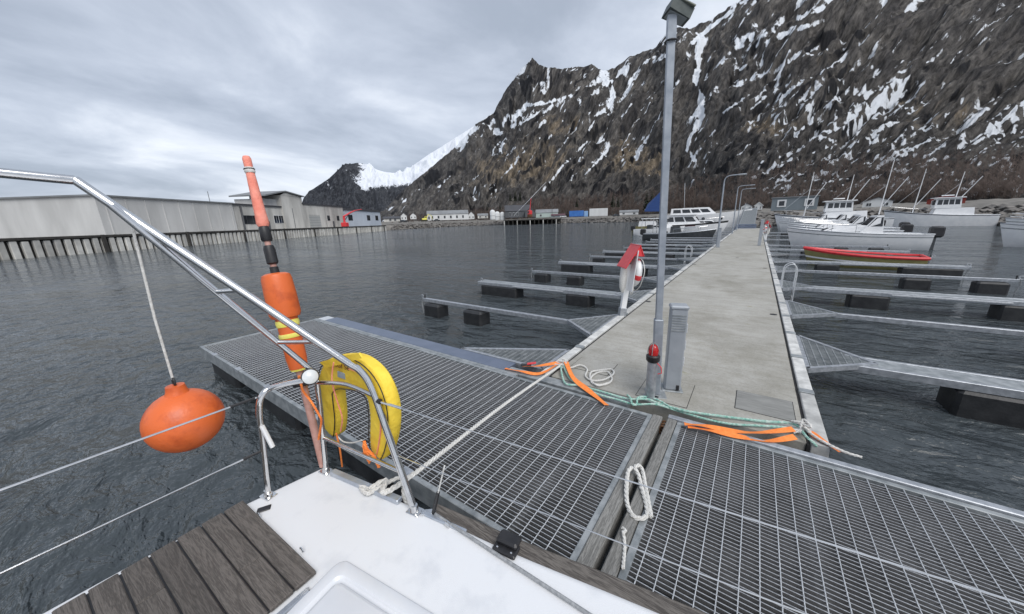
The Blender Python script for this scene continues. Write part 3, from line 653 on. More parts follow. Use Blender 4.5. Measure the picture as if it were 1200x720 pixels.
m_lamphead = pmat('lamp_housing', (.055, .068, .066), (.10, .115, .11), 12, .5, .2)
h = MB(); h.prism([(-.20, -.16), (.17, -.12), (.17, .12), (-.20, .16)], -.075, .075, Mh); h.build('lamp_head', m_lamphead, lp)
MB().bevbox((-.17, -.11, -.083), (.13, .11, -.077), .002, Mh).build('lamp_lens', pmat('lamp_glass', (.30, .33, .34), None, rough=.12), lp)
MB().bevbox((-.20, -.165, .076), (.16, .165, .10), .006, Mh).build('lamp_top', pmat('mossy_lamp_top', (.16, .18, .15), (.27, .28, .24), 20, .7), lp)
for k, (dx, dy) in enumerate(((.03, .05), (-.09, .02), (.07, -.03))):
    mb = MB(); mb.tube([hd+Vector((.05, .05, .07)), hd+Vector((.05+dx*.4, .05+dy*.6, .13)), hd+Vector((.05+dx, .05+dy, .22))], .004, 5); mb.build('bird_wire', m_steel, lp)

# ------------------------------------------------------------------ power pedestals
def pedestal(loc, rz, label, h=1.12, detail=True):
    t = thing('power_pedestal', label, 'power pedestal', loc, rz, 'power pedestals on the pier')
    MB().bevbox((-.095, -.085, .02), (.095, .085, h-.02), .015).build('cabinet', m_greypaint, t)
    MB().bevbox((-.105, -.095, h-.03), (.105, .095, h+.02), .015).build('cap', m_greypaint, t)
    MB().bevbox((-.125, -.115, 0), (.125, .115, .02), .005).build('base_plate', m_zincdull, t)
    if detail:
        for k in range(7): MB().box((-.08, -.091, h-.30+k*.032), (.08, -.0845, h-.285+k*.032)).build('louvre', m_zincdull, t)
        for k in range(3): MB().bevbox((.093, -.05, .35+k*.22), (.113, .05, .47+k*.22), .008).build('socket', m_rod, t)
        MB().bevbox((.04, -.095, .03), (.075, -.083, .10), .004).build('lock', m_black, t)
    return t
pedestal((-.66, 4.47, PZ), R(18), 'grey power pedestal right behind the tall lamp post')
pedestal((-1.98, 27.4, PZ), R(0), 'distant grey power pedestal at the left edge of the pier', 1.3, False)
pedestal((.33, 29.5, PZ), R(0), 'distant grey power pedestal at the right edge of the pier', 1.75, False)

# ------------------------------------------------------------------ bollard with red lamp
bl = thing('lamp_bollard', 'short galvanised bollard with a red lamp at the end of the pier', 'bollard', (-.83, 4.06, PZ))
MB().lathe([(.058, .01), (.058, .50)], 20).build('tube', m_zinc, bl, True)
MB().bevbox((-.09, -.09, 0), (.09, .09, .012), .003).build('foot_plate', m_zincdull, bl)
MB().lathe([(.062, .50), (.078, .52), (.080, .575), (.064, .59)], 20).build('collar', m_black, bl, True)
MB().lathe([(.052, .588), (.058, .62), (.056, .66), (.045, .695), (.025, .715), (.005, .722)], 20).build('red_lamp', m_redlamp, bl, True)
mb = MB()
for a in (0, math.pi/2): mb.tube([(.066*math.cos(q)*math.cos(a), .066*math.cos(q)*math.sin(a), .60+.14*math.sin(q)) for q in np.linspace(0, math.pi, 12)], .004, 5)
mb.build('lamp_guard', m_zincdull, bl)
mb = MB(); mb.tube([(.06, -.03, .5), (.11, -.06, .47), (.12, -.06, .40), (.08, -.06, .38)], .006, 6); mb.build('red_cord', m_red, bl)

# ------------------------------------------------------------------ life ring stands
def ring_stand(loc, rz, label, s=1.0, lean=0):
    # local x runs along the ridge; the ring hangs on the -y face
    t = thing('life_ring_stand', label, 'life ring stand', loc, rz, 'life ring stands on the pier edge'); t.scale = (s, s, s); t.rotation_euler = (lean, 0, rz)
    MB().bevbox((-.05, -.06, 0), (.05, .06, 1.2), .008).build('post', m_whitepaint, t)
    MB().bevbox((-.07, -.075, 0), (.07, .075, .2), .006).build('foot_bracket', m_zinc, t)
    MB().bevbox((-.30, -.03, .62), (.30, -.012, 1.52), .006).build('back_board', m_whitepaint, t)
    for ang, ln, sg in ((64, .58, 1), (62, .26, -1)):
        q = Matrix.Translation((0, -.06, 1.64)) @ Matrix.Rotation(R(-ang*sg), 4, 'X')
        lo, hi = ((-.27, 0, -.02), (.27, ln, 0)) if sg > 0 else ((-.27, -ln, -.02), (.27, 0, 0))
        MB().bevbox(lo, hi, .006, q).build('roof_board', m_red, t)
    for xx in (-.255, .24): MB().prism([(-.06, 1.60), (-.17, 1.40), (.05, 1.40)], xx, xx+.015, Matrix(((0,0,1,0),(1,0,0,0),(0,1,0,0),(0,0,0,1)))).build('gable_panel', m_red, t)
    Mt = Matrix.Translation((0, -.13, 1.02))
    rg = MB(); rg.tube([Mt @ Vector((.235*math.cos(a), 0, .25*math.sin(a))) for a in np.linspace(0, 2*math.pi, 28, endpoint=False)], .07, 12, True); ro = rg.build('life_ring', m_whitepaint, t, True)
    for q in (.3, 1.87, 3.44, 5.01):
        bd = MB(); bd.tube([Mt @ Vector((.235*math.cos(a), 0, .25*math.sin(a))) for a in np.linspace(q-.18, q+.18, 6)], .074, 12); bd.build('red_band', m_red, ro, True)
    ln = MB(); ln.tube(spline([Mt @ Vector((.36*math.cos(a)*(1+.08*math.sin(5*a)), -.06, .36*math.sin(a)-.04*abs(math.cos(2*a)))) for a in np.linspace(0, 6.28, 16, endpoint=False)], 4, True), .009, 6, True); ln.build('grab_line', m_rope, t, True)
    # white cloth bag of the throwing line beside the ring
    bg_ = MB(); bg_.tube([(.02, .07, 1.25), (.02, .10, 1.1), (.0, .10, .85), (-.01, .09, .66), (-.01, .075, .55)], [.05, .08, .085, .07, .025], 10); bg_.build('line_bag', m_rope, t, True)
    cn = MB(); cn.tube(spline([(.05, -.16, .8), (.0, -.17, .62), (.06, -.16, .5), (.12, -.16, .62), (.10, -.16, .82)], 5), .012, 6); cn.build('throwing_line', m_rope, t, True)
    return t
ring_stand((-2.29, 7.55, PZ), R(128), 'white life ring stand with steep red roof at left pier edge', 1.0, R(6))
ring_stand((.72, 33.0, PZ), R(-80), 'small distant life ring stand with red roof on the right pier edge', 1.0)

# ------------------------------------------------------------------ ladders (hooped handrails)
def ladder(loc, rz, label, h=.75):
    t = thing('swim_ladder', label, 'ladder', loc, rz, 'hooped swim ladders')
    for s_ in (-.2, .2):
        mb = MB(); mb.tube(spline([(0, s_, -.9), (0, s_, 0), (0, s_, h-.2), (-.08, s_, h), (-.22, s_, h-.02), (-.30, s_, h-.18), (-.30, s_, 0)], 6), .015, 8); mb.build('handrail', m_rod, t, True)
    for z in (-.8, -.55, -.3): MB().box((-.02, -.2, z), (.02, .2, z+.03)).build('rung', m_rod, t)
    return t
ladder((1.15, 13.1, PZ-.03), 0, 'bright hooped ladder on the right pier edge before the red boat', .72)
ladder((-3.05, 21.1, PZ-.03), math.pi, 'bright hooped ladder among the mooring fingers left of the pier', .6)

# ------------------------------------------------------------------ street lamps along the far pier
def street_lamp(loc, h, rz, label, arm=1.1):
    t = thing('street_lamp', label, 'street lamp', loc, rz, 'curved street lamps at the far pier')
    mb = MB(); mb.tube([(0, 0, 0), (0, 0, h*.5), (0, 0, h-.45)], [.07, .055, .045], 8); mb.build('mast', m_post, t, True)
    mb = MB(); mb.tube(spline([(0, 0, h-.46), (.04, 0, h-.2), (.25, 0, h-.03), (arm, 0, h)], 6), .035, 8); mb.build('arm', m_post, t, True)
    MB().bevbox((arm-.05, -.10, h-.05), (arm+.45, .10, h+.04), .03).build('lamp_head', m_zinc, t)
street_lamp((-2.15, 28.6, PZ), 4.75, R(0), 'nearest curved street lamp at the left edge of the far pier', .8)
street_lamp((-2.15, 47.0, PZ), 5.2, R(0), 'middle curved street lamp further along the far pier')
street_lamp((-2.15, 57.0, PZ), 5.4, R(0), 'farthest curved street lamp beside the gangway')

# ------------------------------------------------------------------ sailing boat (stern quarter)
DZ = 1.05
boat = thing('sailing_boat', 'white sailing boat stern with teak seat and stainless pushpit in the foreground', 'sailing boat', (0, 0, 0))
edge = [(-2.31, .88), (-1.39, 1.02), (-.83, 1.10), (-.06, 1.24), (1.2, 1.44), (3.0, 1.62), (5.0, 1.66), (7.0, 1.5), (9.0, .9), (10.4, -.4)]
CL = -.75                                        # centre line
port = spline([(x, y, 0) for x, y in edge], 6)
stbd = [Vector((p.x, 2*CL-p.y-.0, 0)) for p in port]
outl = [(p.x, p.y) for p in port]+[(p.x, p.y) for p in reversed(stbd)]
tr = [(-2.42, .30), (-2.44, -.75), (-2.42, -1.8)]
outl = outl + [(-2.42, -1.8), (-2.45, -.75), (-2.42, .30)]
# hull: lofted rings below the deck edge
hull = MB(); cx0 = 2.0
levels = [(1.0, DZ-.012), (1.004, DZ-.06), (1.0, DZ-.25), (.97, .55), (.90, .2), (.78, -.15)]
n_ = len(outl); vs = []
for (k, z) in levels: vs += [(cx0+(x-cx0)*(1-(1-k)*.6), CL+(y-CL)*k, z) for x, y in outl]
fs = []
for i in range(len(levels)-1):
    for j in range(n_): j2 = (j+1) % n_; fs.append((i*n_+j2, i*n_+j, (i+1)*n_+j, (i+1)*n_+j2))
hull.add(vs, fs); hull.build('hull', m_gel_edge, boat, True)
# deck with a soft rolled edge
def inset(pts, d):
    out_ = []; m = len(pts)
    for i in range(m):
        a = Vector(pts[i-1]).to_2d() if False else Vector((pts[i-1][0], pts[i-1][1])); b = Vector((pts[i][0], pts[i][1])); c = Vector((pts[(i+1) % m][0], pts[(i+1) % m][1]))
        t1 = (b-a); t2 = (c-b)
        if t1.length < 1e-6 or t2.length < 1e-6: out_.append((b.x, b.y)); continue
        t = (t1.normalized()+t2.normalized()).normalized(); nn = Vector((-t.y, t.x)); out_.append((b.x-nn.x*d*-1*-1, b.y-nn.y*d*-1*-1))
    return out_
deck = MB()
r0 = outl; r1 = inset(outl, .012); r2 = inset(outl, .03)
if abs(r1[5][1]) > abs(r0[5][1]): r1 = inset(outl, -.012); r2 = inset(outl, -.03)
vs = [(x, y, DZ-.012) for x, y in r0]+[(x, y, DZ-.003) for x, y in r1]+[(x, y, DZ) for x, y in r2]
fs = [tuple(range(3*n_-1, 2*n_-1, -1))]
for i in range(2):
    for j in range(n_): j2 = (j+1) % n_; fs.append((i*n_+j2, i*n_+j, (i+1)*n_+j, (i+1)*n_+j2))
deck.add(vs, fs); dk_o = deck.build('deck', m_white_gel, boat, True)
# teak seat of planks over dark caulking
ta = R(2.6); Mt = Matrix.Translation((-2.40, .435, DZ)) @ Matrix.Rotation(ta, 4, 'Z')
MB().bevbox((.006, -1.62, .002), (.835, -.006, .016), .003, Mt).build('seat_caulking', m_black, boat)
pl_y = 0; pk = 0
for k in range(15):
    wd = .104
    x1_ = .845 if k else .845
    cutx = [0, .845] if k not in (1, 4, 7) else ([0, .52, .845] if k == 1 else [0, .3, .845])
    for a, b in zip(cutx[:-1], cutx[1:]):
        mbp = MB(); mbp.bevbox((a+.001, -.048, 0), (b-.001, .048, .022), .004)
        o = mbp.build('plank', m_teak, boat); o.matrix_local = Mt @ Matrix.Translation((0, -.052-k*wd, .006))
# stainless trim between seat and locker lid
MB().bevbox((.872, -1.0, .002), (.905, -.06, .018), .006, Mt).build('trim_strip', m_steel, boat)
# locker lid with raised rounded rim
la = R(8.5); Mo = Matrix.Translation((-1.53, .585, DZ)) @ Matrix.Rotation(la, 4, 'Z')
def rrect(x0, y0, x1, y1, r, n=5):
    o_ = []
    for cx_, cy_, a0 in ((x1-r, y0+r, -90), (x1-r, y1-r, 0), (x0+r, y1-r, 90), (x0+r, y0+r, 180)):
        for k in range(n+1): a = R(a0+90*k/n); o_.append((cx_+r*math.cos(a), cy_+r*math.sin(a)))
    return o_
def stepped(mb, rects, Mx):
    n = None
    rings = [[Mx @ Vector((x, y, z)) for x, y in rrect(*q)] for (q, z) in rects]
    n = len(rings[0]); vs = [p for q in rings for p in q]; fs = []
    for i in range(len(rings)-1):
        for j in range(n): j2 = (j+1) % n; fs.append((i*n+j, i*n+j2, (i+1)*n+j2, (i+1)*n+j))
    fs.append(tuple(range((len(rings)-1)*n, len(rings)*n))); mb.add(vs, fs)
lid = MB(); W, D_ = 2.3, 1.2
stepped(lid, [((0, -D_, W, 0, .05), .0005), ((.004, -D_+.004, W-.004, -.004, .05), .012), ((.012, -D_+.012, W-.012, -.012, .045), .018), ((.062, -D_+.062, W-.062, -.062, .04), .018), ((.07, -D_+.07, W-.07, -.07, .04), .006), ((.085, -D_+.085, W-.085, -.085, .04), .004),
    ((.092, -D_+.092, W-.092, -.092, .035), .020), ((.11, -D_+.11, W-.11, -.11, .03), .030)], Mo)
lid.build('locker_lid', m_gel_edge, boat, True)
# aluminium toe rail along the quarter
toe = [Vector((-2.18, .875, DZ)), Vector((-1.85, .93, DZ)), Vector((-1.58, .975, DZ))]
tp = MB()
for a, b in zip(toe[:-1], toe[1:]):
    d = (b-a); ang = math.atan2(d.y, d.x); tp.bevbox((0, -.022, .0), (d.length, .022, .032), .004, Matrix.Translation(a) @ Matrix.Rotation(ang, 4, 'Z'))
tp.build('toe_rail', m_alu, boat)
d = Vector((-.0, 1.25, DZ))-Vector((-1.33, 1.04, DZ)); ang = math.atan2(d.y, d.x)
tr2 = MB(); tr2.bevbox((0, -.012, .0), (.30, .012, .014), .003, Matrix.Translation((-1.40, 1.0, DZ)) @ Matrix.Rotation(ang, 4, 'Z')); tr2.build('rail_foot', m_alu, boat)
# weathered timber rubbing strake outside the deck edge
rub = [p for p in port if -1.45 < p.x < 7.2]
rs_ = MB(); sec = [(.004, -.075), (.085, -.075), (.10, -.06), (.10, -.012), (.088, -.002), (.004, -.002)]
vs = []
for i, p in enumerate(rub):
    t_ = (rub[min(i+1, len(rub)-1)]-rub[max(i-1, 0)]).normalized(); nn = Vector((-t_.y, t_.x, 0))
    vs += [p+nn*a+Vector((0, 0, DZ-.018+b)) for a, b in sec]
k_ = len(sec); fs = [tuple(range(k_)), tuple(reversed(range((len(rub)-1)*k_, len(rub)*k_)))]
for i in range(len(rub)-1):
    for j in range(k_): j2 = (j+1) % k_; fs.append((i*k_+j2, i*k_+j, i*k_+k_+j, i*k_+k_+j2))
rs_.add(vs, fs); rs_.build('rubbing_strake', m_timber, boat)
# fairlead, deck filler, pad eyes
Mf = Matrix.Translation((-.86, 1.085, DZ)) @ Matrix.Rotation(R(8), 4, 'Z')
f_ = MB(); f_.bevbox((-.065, -.035, .0), (.065, .04, .022), .006, Mf)
f_.bevbox((-.06, .0, .018), (.06, .075, .05), .01, Mf); f_.build('fairlead', m_black, boat)
for dx in (-.04, .04): MB().lathe([(.006, .022), (.006, .0265), (.003, .028)], 8, Mf @ Matrix.Translation((dx, -.018, 0))).build('screw', m_steel, boat)
MB().bevbox((-.035, -.022, 0), (.035, .022, .007), .004, Matrix.Translation((-2.24, .485, DZ)) @ Matrix.Rotation(R(62), 4, 'Z')).build('deck_vent', m_black, boat)
for (u, v) in ((354, 647), (304, 606)):
    p = onz(u, v, DZ); mb = MB(); mb.tube([p+Vector((.018*math.cos(a), 0, .012+.012*math.sin(a))) for a in np.linspace(0, math.pi, 8)], .004, 6); mb.build('pad_eye', m_steel, boat)
# jackline / control line along the side deck
p0 = Vector((-1.33, 1.03, DZ+.012)); p1 = onz(690, 720, DZ+.012); p2 = p1+(p1-p0)*1.2
mb = MB(); mb.tube([p0+(p2-p0)*t for t in np.linspace(0, 1, 12)], .0085, 8); mb.build('deck_line', m_greyrope, boat, True)
mb = MB(); mb.tube([p0+Vector((.10, -.005, 0)), p0+Vector((.13, -.007, 0))], .017, 10); mb.build('line_stopper', m_steel, boat, True)

def foot(p, name='foot_plate', ang=R(10)):
    MB().bevbox((-.045, -.032, .0), (.045, .032, .007), .003, Matrix.Translation(p) @ Matrix.Rotation(ang, 4, 'Z')).build(name, m_steel, boat)
    MB().lathe([(.026, .006), (.022, .02), (.019, .045)], 14, Matrix.Translation(p)).build('socket', m_steel, boat, True)
Ab = Vector((-2.245, .862, DZ)); Bb = Vector((-2.34, .545, DZ)); Cb = Vector((-1.455, .985, DZ))
At = ony(371, 441, .87); Bt = ony(301, 466, .56); Cbend = ony(431, 441, .985)
for p in (Ab, Bb, Cb): foot(p)
def stan(name, pts, r): mb = MB(); mb.tube(spline(pts, 8), r, 12); return mb.build(name, m_steel, boat, True)
stan('pushpit_post', [Ab, Ab+(At-Ab)*.5, At], .0165)
# corner rail: from the inner post up, round the bend to the quarter post
Bk = Bt+Vector((0, 0, -.03))
stan('pushpit_post', [Bb, Bb+(Bk-Bb)*.6, Bb+(Bk-Bb)*.92, Bk+Vector((.012, .03, .045)), Bk+(At-Bk)*.35+Vector((0, 0, .045)), At+Vector((0, -.02, -.01))], .0165)
# tall quarter tube that bends over into the stern arch
up1 = ony(240, 313, .50); updir = (up1-Cbend)
apex = Cbend+updir*1.62
stan('arch_tube', [Cb, Cb+(Cbend-Cb)*.6, Cb+(Cbend-Cb)*.9, Cbend+updir*.05, Cbend+updir*.16, Cbend+updir*.5, up1, apex], .0205)
lo0 = ony(369, 437, .87); lo1 = ony(240, 331, .50); lodir = lo1-lo0
stan('arch_tube', [lo0, lo0+lodir*.5, lo1, lo0+lodir*1.62], .0165)
for (ua, va, ub, vb, sa) in ((326, 399, 371, 408, .6), (254, 342, 281, 346, .52)):
    # cross struts between the two tubes
    def near_on(a0, dv, u):      # parameter whose image column is u
        best = min(np.linspace(-.2, 1.7, 400), key=lambda k: abs(CX+FPX*((a0+dv*k-EYEV).dot(RR))/((a0+dv*k-EYEV).dot(FW))-u)); return a0+dv*best
    stan('arch_strut', [near_on(lo0, lodir, ua), near_on(Cbend, updir, ub)], .013)
stan('arch_tube', [apex, Vector((apex.x-.02, CL, apex.z+.06)), Vector((apex.x, 2*CL-apex.y, apex.z))], .0205)
# middle and lower rails between the quarter post and the tube
def onpost(z): k = (z-Cb.z)/(Cbend.z-Cb.z); return Cb+(Cbend-Cb)*k
stan('side_rail', [At+Vector((.0, .0, -.045)), (At+onpost(At.z-.06))*.5+Vector((0, .012, .0)), onpost(DZ+.68)], .0125)
zA = Ab+(At-Ab)*.38
stan('side_rail', [zA, (zA+onpost(DZ+.235))*.5, onpost(DZ+.235)], .0125)
# stern light on the corner
sl = At+Vector((.01, -.04, .015)); dirc = (EYEV-sl).normalized()
q = dirc.to_track_quat('Z', 'Y').to_matrix().to_4x4()
MB().lathe([(.036, -.05), (.050, -.03), (.050, .0), (.046, .012)], 20, Matrix.Translation(sl) @ q).build('stern_light_housing', m_black, boat, True)
MB().lathe([(.044, .012), (.043, .024), (.030, .034), (.006, .038)], 20, Matrix.Translation(sl) @ q).build('stern_light_lens', pmat('milky_lens', (.62, .65, .66), (.72, .74, .74), 20, .25), boat, True)
# guard wires across the stern and along the side
def wire(name, a, b, r=.0045, sag=.0, mat=m_steel, n=10):
    mb = MB(); mb.tube([a+(b-a)*t-Vector((0, 0, sag*4*t*(1-t))) for t in np.linspace(0, 1, n)], r, 7); return mb.build(name, mat, boat, True)
wire('stern_wire', Bt+Vector((0, 0, .0)), Vector((Bt.x-.05, 2*CL-Bt.y, Bt.z)), .005)
mid = Bb+(Bk-Bb)*.52
wire('stern_wire', mid, Vector((mid.x-.05, 2*CL-mid.y, mid.z)), .005)
wire('wire_fitting', Bt+Vector((-.0, -.01, 0)), Bt+Vector((-.004, -.12, 0)), .008, 0, m_black); wire('wire_fitting', mid, mid+Vector((-.003, -.10, 0)), .008, 0, m_black)
SF = Vector((1.9, 1.50, DZ))
ua = onpost(DZ+.655); la_ = onpost(DZ+.335)
wire('guard_wire', ua, SF+Vector((-.03, .0, .60)), .003, .01); wire('guard_wire', la_, SF+Vector((0, 0, .31)), .003, .01)
dv = (SF+Vector((-.03, 0, .60))-ua).normalized(); wire('wire_fitting', ua+dv*.02, ua+dv*.20, .0078)
wire('wire_fitting', ua, ua+dv*.035, .016, 0, m_black)
stan('stanchion', [SF, SF+Vector((-.01, 0, .31)), SF+Vector((-.02, 0, .63))], .0125); foot(SF)
# lashing from the lower wire down to the deck
lw = la_+(SF+Vector((0, 0, .31))-la_)*.07; lw = ony(521, 546, 1.055); base = Vector((-1.345, 1.03, DZ+.01))
wire('lashing_line', lw, base+(lw-base)*.45, .0045, 0, m_rope); wire('lashing_boot', base+(lw-base)*.45, base, .011, 0, m_black)
mb = MB(); mb.bevbox((-.045, -.02, 0), (.045, .02, .012), .004, Matrix.Translation(base+Vector((-.03, -.01, -.008))) @ Matrix.Rotation(R(40), 4, 'Z')); mb.build('chain_plate', m_steel, boat)
# small white handle on the inner post
hb = Bb+(Bk-Bb)*.78; mb = MB(); mb.tube([hb+Vector((.02, .0, 0)), hb+Vector((.045, .02, -.14))], .013, 8); mb.build('winch_handle', m_whitepaint, boat, True)

# ------------------------------------------------------------------ horseshoe lifebuoy
HY = 1.035
hs = thing('horseshoe_lifebuoy', 'yellow horseshoe lifebuoy hanging outside the stainless pushpit', 'lifebuoy', onz(420, 470, DZ) if False else (-1.9, HY, DZ+.3))
O = Vector(hs.location)
cl = [(393, 506, 6), (393, 500, 12), (393, 482, 15.5), (391, 462, 16), (390, 447, 17), (397, 437, 19), (411, 435, 21), (428, 438, 22.5), (442, 450, 23), (450, 469, 22), (452, 492, 20), (450, 512, 17), (448, 526, 12), (447, 533, 6)]
fine = spline([(u, v, w_) for u, v, w_ in cl], 5)
sec = []; nS = 16; vs = []
cen = []
for i, q in enumerate(fine):
    p = ony(q[0], q[1], HY+.03); hw = q[2]*((p-EYEV).dot(FW))/FPX
    cen.append((p, hw))
for i, (p, hw) in enumerate(cen):
    a = cen[max(i-1, 0)][0]; b = cen[min(i+1, len(cen)-1)][0]; t_ = (b-a).normalized(); side = t_.cross(Vector((0, 1, 0))).normalized()
    th = min(.058, hw*.85)
    for k in range(nS):
        an = 2*math.pi*k/nS; c_, s_ = math.cos(an), math.sin(an); e_ = .55
        vs.append(p-O+side*hw*math.copysign(abs(c_)**e_, c_)+Vector((0, 1, 0))*th*math.copysign(abs(s_)**e_, s_))
fs = []
for i in range(len(cen)-1):
    for k in range(nS): k2 = (k+1) % nS; fs.append((i*nS+k, i*nS+k2, (i+1)*nS+k2, (i+1)*nS+k))
fs += [tuple(reversed(range(nS))), tuple((len(cen)-1)*nS+k for k in range(nS))]
mb = MB(); mb.add(vs, fs); mb.build('float_cover', m_yellow, hs, True)
for sg in (-1, 1):
    pts = []
    for i, (p, hw) in enumerate(cen):
        a = cen[max(i-1, 0)][0]; b = cen[min(i+1, len(cen)-1)][0]; t_ = (b-a).normalized(); side = t_.cross(Vector((0, 1, 0))).normalized()
        pts.append(p-O+side*hw*.90*sg+Vector((0, -min(.058, hw*.85)*.93, 0)))
    mb = MB(); mb.tube(pts, .0035, 6); mb.build('piping', m_black, hs, True)
# webbing tape over the outer side
pts = []
for i, (p, hw) in enumerate(cen):
    if 32 < i < 60:
        a = cen[i-1][0]; b = cen[i+1][0]; side = (b-a).normalized().cross(Vector((0, 1, 0))).normalized(); pts.append(p-O-side*hw*.35*-1+Vector((0, -.062, 0)))
mb = MB(); mb.tube(pts, .006, 6, flat=.4); mb.build('webbing', m_pink, hs, True)
# yellow flap tied round the rail
fl = [ony(u, v, HY-.06)-O for u, v in ((374, 425), (398, 418), (420, 414), (424, 420), (400, 427), (382, 431))]
mb = MB(); mb.add(list(fl)+[p+Vector((0, .012, 0)) for p in fl], [(0, 1, 2, 3, 4, 5), (11, 10, 9, 8, 7, 6)]+[(i, i+6, (i+1) % 6+6, (i+1) % 6) for i in range(6)]); mb.build('tie_flap', m_yellow, hs)
# reflective patch and registration lettering
pa = ony(401, 440, HY-.032)-O
MB().bevbox((-.035, -.004, -.022), (.035, .002, .022), .001, Matrix.Translation(pa) @ Matrix.Rotation(R(12), 4, 'Y') @ Matrix.Rotation(R(18), 4, 'Z')).build('reflective_patch', pmat('grey_reflective', (.24, .30, .34), (.33, .38, .41), 30, .4), hs)
tcv = bpy.data.curves.new('registration_text', 'FONT'); tcv.body = 'LGI 5622'; tcv.size = .045; tcv.extrude = .001; tcv.align_x = 'CENTER'
to = bpy.data.objects.new('tmp_text', tcv); C.objects.link(to); dg = bpy.context.evaluated_depsgraph_get(); tm = bpy.data.meshes.new_from_object(to.evaluated_get(dg)); bpy.data.objects.remove(to)
tm.materials.clear(); lt = link('lettering', tm, pmat('brown_ink', (.16, .05, .02), None, rough=.7), hs)
pt = ony(404, 433, HY-.036)-O; lt.matrix_local = Matrix.Translation(pt) @ Matrix.Rotation(R(9), 4, 'Y') @ Matrix.Rotation(R(16), 4, 'Z') @ Matrix.Rotation(R(90), 4, 'X')

# ------------------------------------------------------------------ marker buoy pole (man overboard pole)
db = thing('marker_buoy_pole', 'tall leaning man-overboard pole with orange floats and rolled pink-orange flag', 'marker pole', onz(379, 546, DZ))
b0 = Vector(db.location); t0 = ony(288.5, 184, .92); ax = t0-b0
def dpt(v):          # point of the pole whose image row is v
    best = min(np.linspace(-.1, 1.1, 900), key=lambda k: abs(CY-FPX*((b0+ax*k-EYEV).dot(UU))/((b0+ax*k-EYEV).dot(FW))-v)); return ax*best
Dd = (b0+ax*.5-EYEV).dot(FW)/FPX       # metres per pixel half way up
def dseg(name, prof, mat, n=18, parent=db):
    mb = MB(); mb.tube([dpt(v) for v, _ in prof], [w_*Dd for _, w_ in prof], n); return mb.build(name, mat, parent, True)
m_pole = pmat('faded_pink_pole', (.42, .22, .18), (.56, .33, .28), 20, .6)
dseg('pole', [(546, 4.6), (500, 4.4), (450, 4.2), (300, 3.2), (262, 3)], m_pole, 12)
dseg('flag_roll', [(266, 5), (262, 6.4), (250, 5.6), (232, 5.0), (215, 4.6), (204, 4.2), (199, 3.6), (194, 4.1), (186, 4.2), (183.5, 3.2)], m_pink, 14)
dseg('flag_tie', [(203, 4.6), (201.5, 5.2), (198, 5.0), (196.5, 4.4)], m_rope, 12)
dseg('flag_tie', [(199.5, 5.2), (198, 5.5)], m_black, 12)
dseg('battery_sleeve', [(283, 4.6), (281, 5.8), (268, 5.4), (264.5, 4)], m_black, 14); dseg('battery_sleeve', [(310, 4.4), (308.5, 5.8), (292, 5.8), (288, 4.8)], m_black, 14)
dseg('grip', [(321, 4.6), (313, 4.4)], m_black, 12)
dseg('float', [(373, 10), (371.5, 14.5), (367, 16.2), (345, 16), (327, 15.2), (322.5, 14), (320.5, 10)], m_orange, 24)
dseg('float', [(433, 7), (431, 9.5), (420, 10.8), (400, 11), (380, 11), (372, 11.4)], m_orange, 22)
for a, b in ((382, 375), (395, 390.5)): dseg('tape_band', [(a, 11.6), ((a+b)/2, 12.2), (b, 11.8)], m_ytape, 22)
dseg('tape_band', [(433.5, 8.6), (430.5, 9.4)], m_ytape, 20)
dseg('bracket', [(451, 9.5), (449.5, 11), (443, 11), (441.5, 9)], m_black, 14)
mb = MB(); mb.tube(spline([dpt(372), dpt(378)+Vector((.03, -.02, 0)), dpt(386)+Vector((-.02, -.035, 0)), dpt(396)+Vector((.02, -.03, 0)), dpt(402)], 5), .005, 6); mb.build('tape_tail', m_ytape, db, True)

# ------------------------------------------------------------------ orange fender ball
fb = thing('fender_ball', 'round orange fender ball hanging from the stern wires', 'fender', (0, 0, 0))
fc = ony(217, 492, .31); fb.location = fc
prof = [(.176*math.sin(a), -.176*math.cos(a)) for a in np.linspace(.05, math.pi-.3, 16)]+[(.045, .185), (.04, .215), (.012, .22)]
MB().lathe(prof, 32).build('ball', m_orange, fb, True)
mb = MB(); mb.tube([(0.02*math.cos(a), 0, .235+.024*math.sin(a)) for a in np.linspace(0, 6.28, 12, endpoint=False)], .006, 6, True); mb.build('eye', m_black, fb)
mb = MB(); mb.tube([(0, 0, .25), (.01, .0, .6), (.0, .02, (Cbend+updir*1.35).z-fc.z)], .006, 6); mb.build('lanyard', m_rope, fb, True)
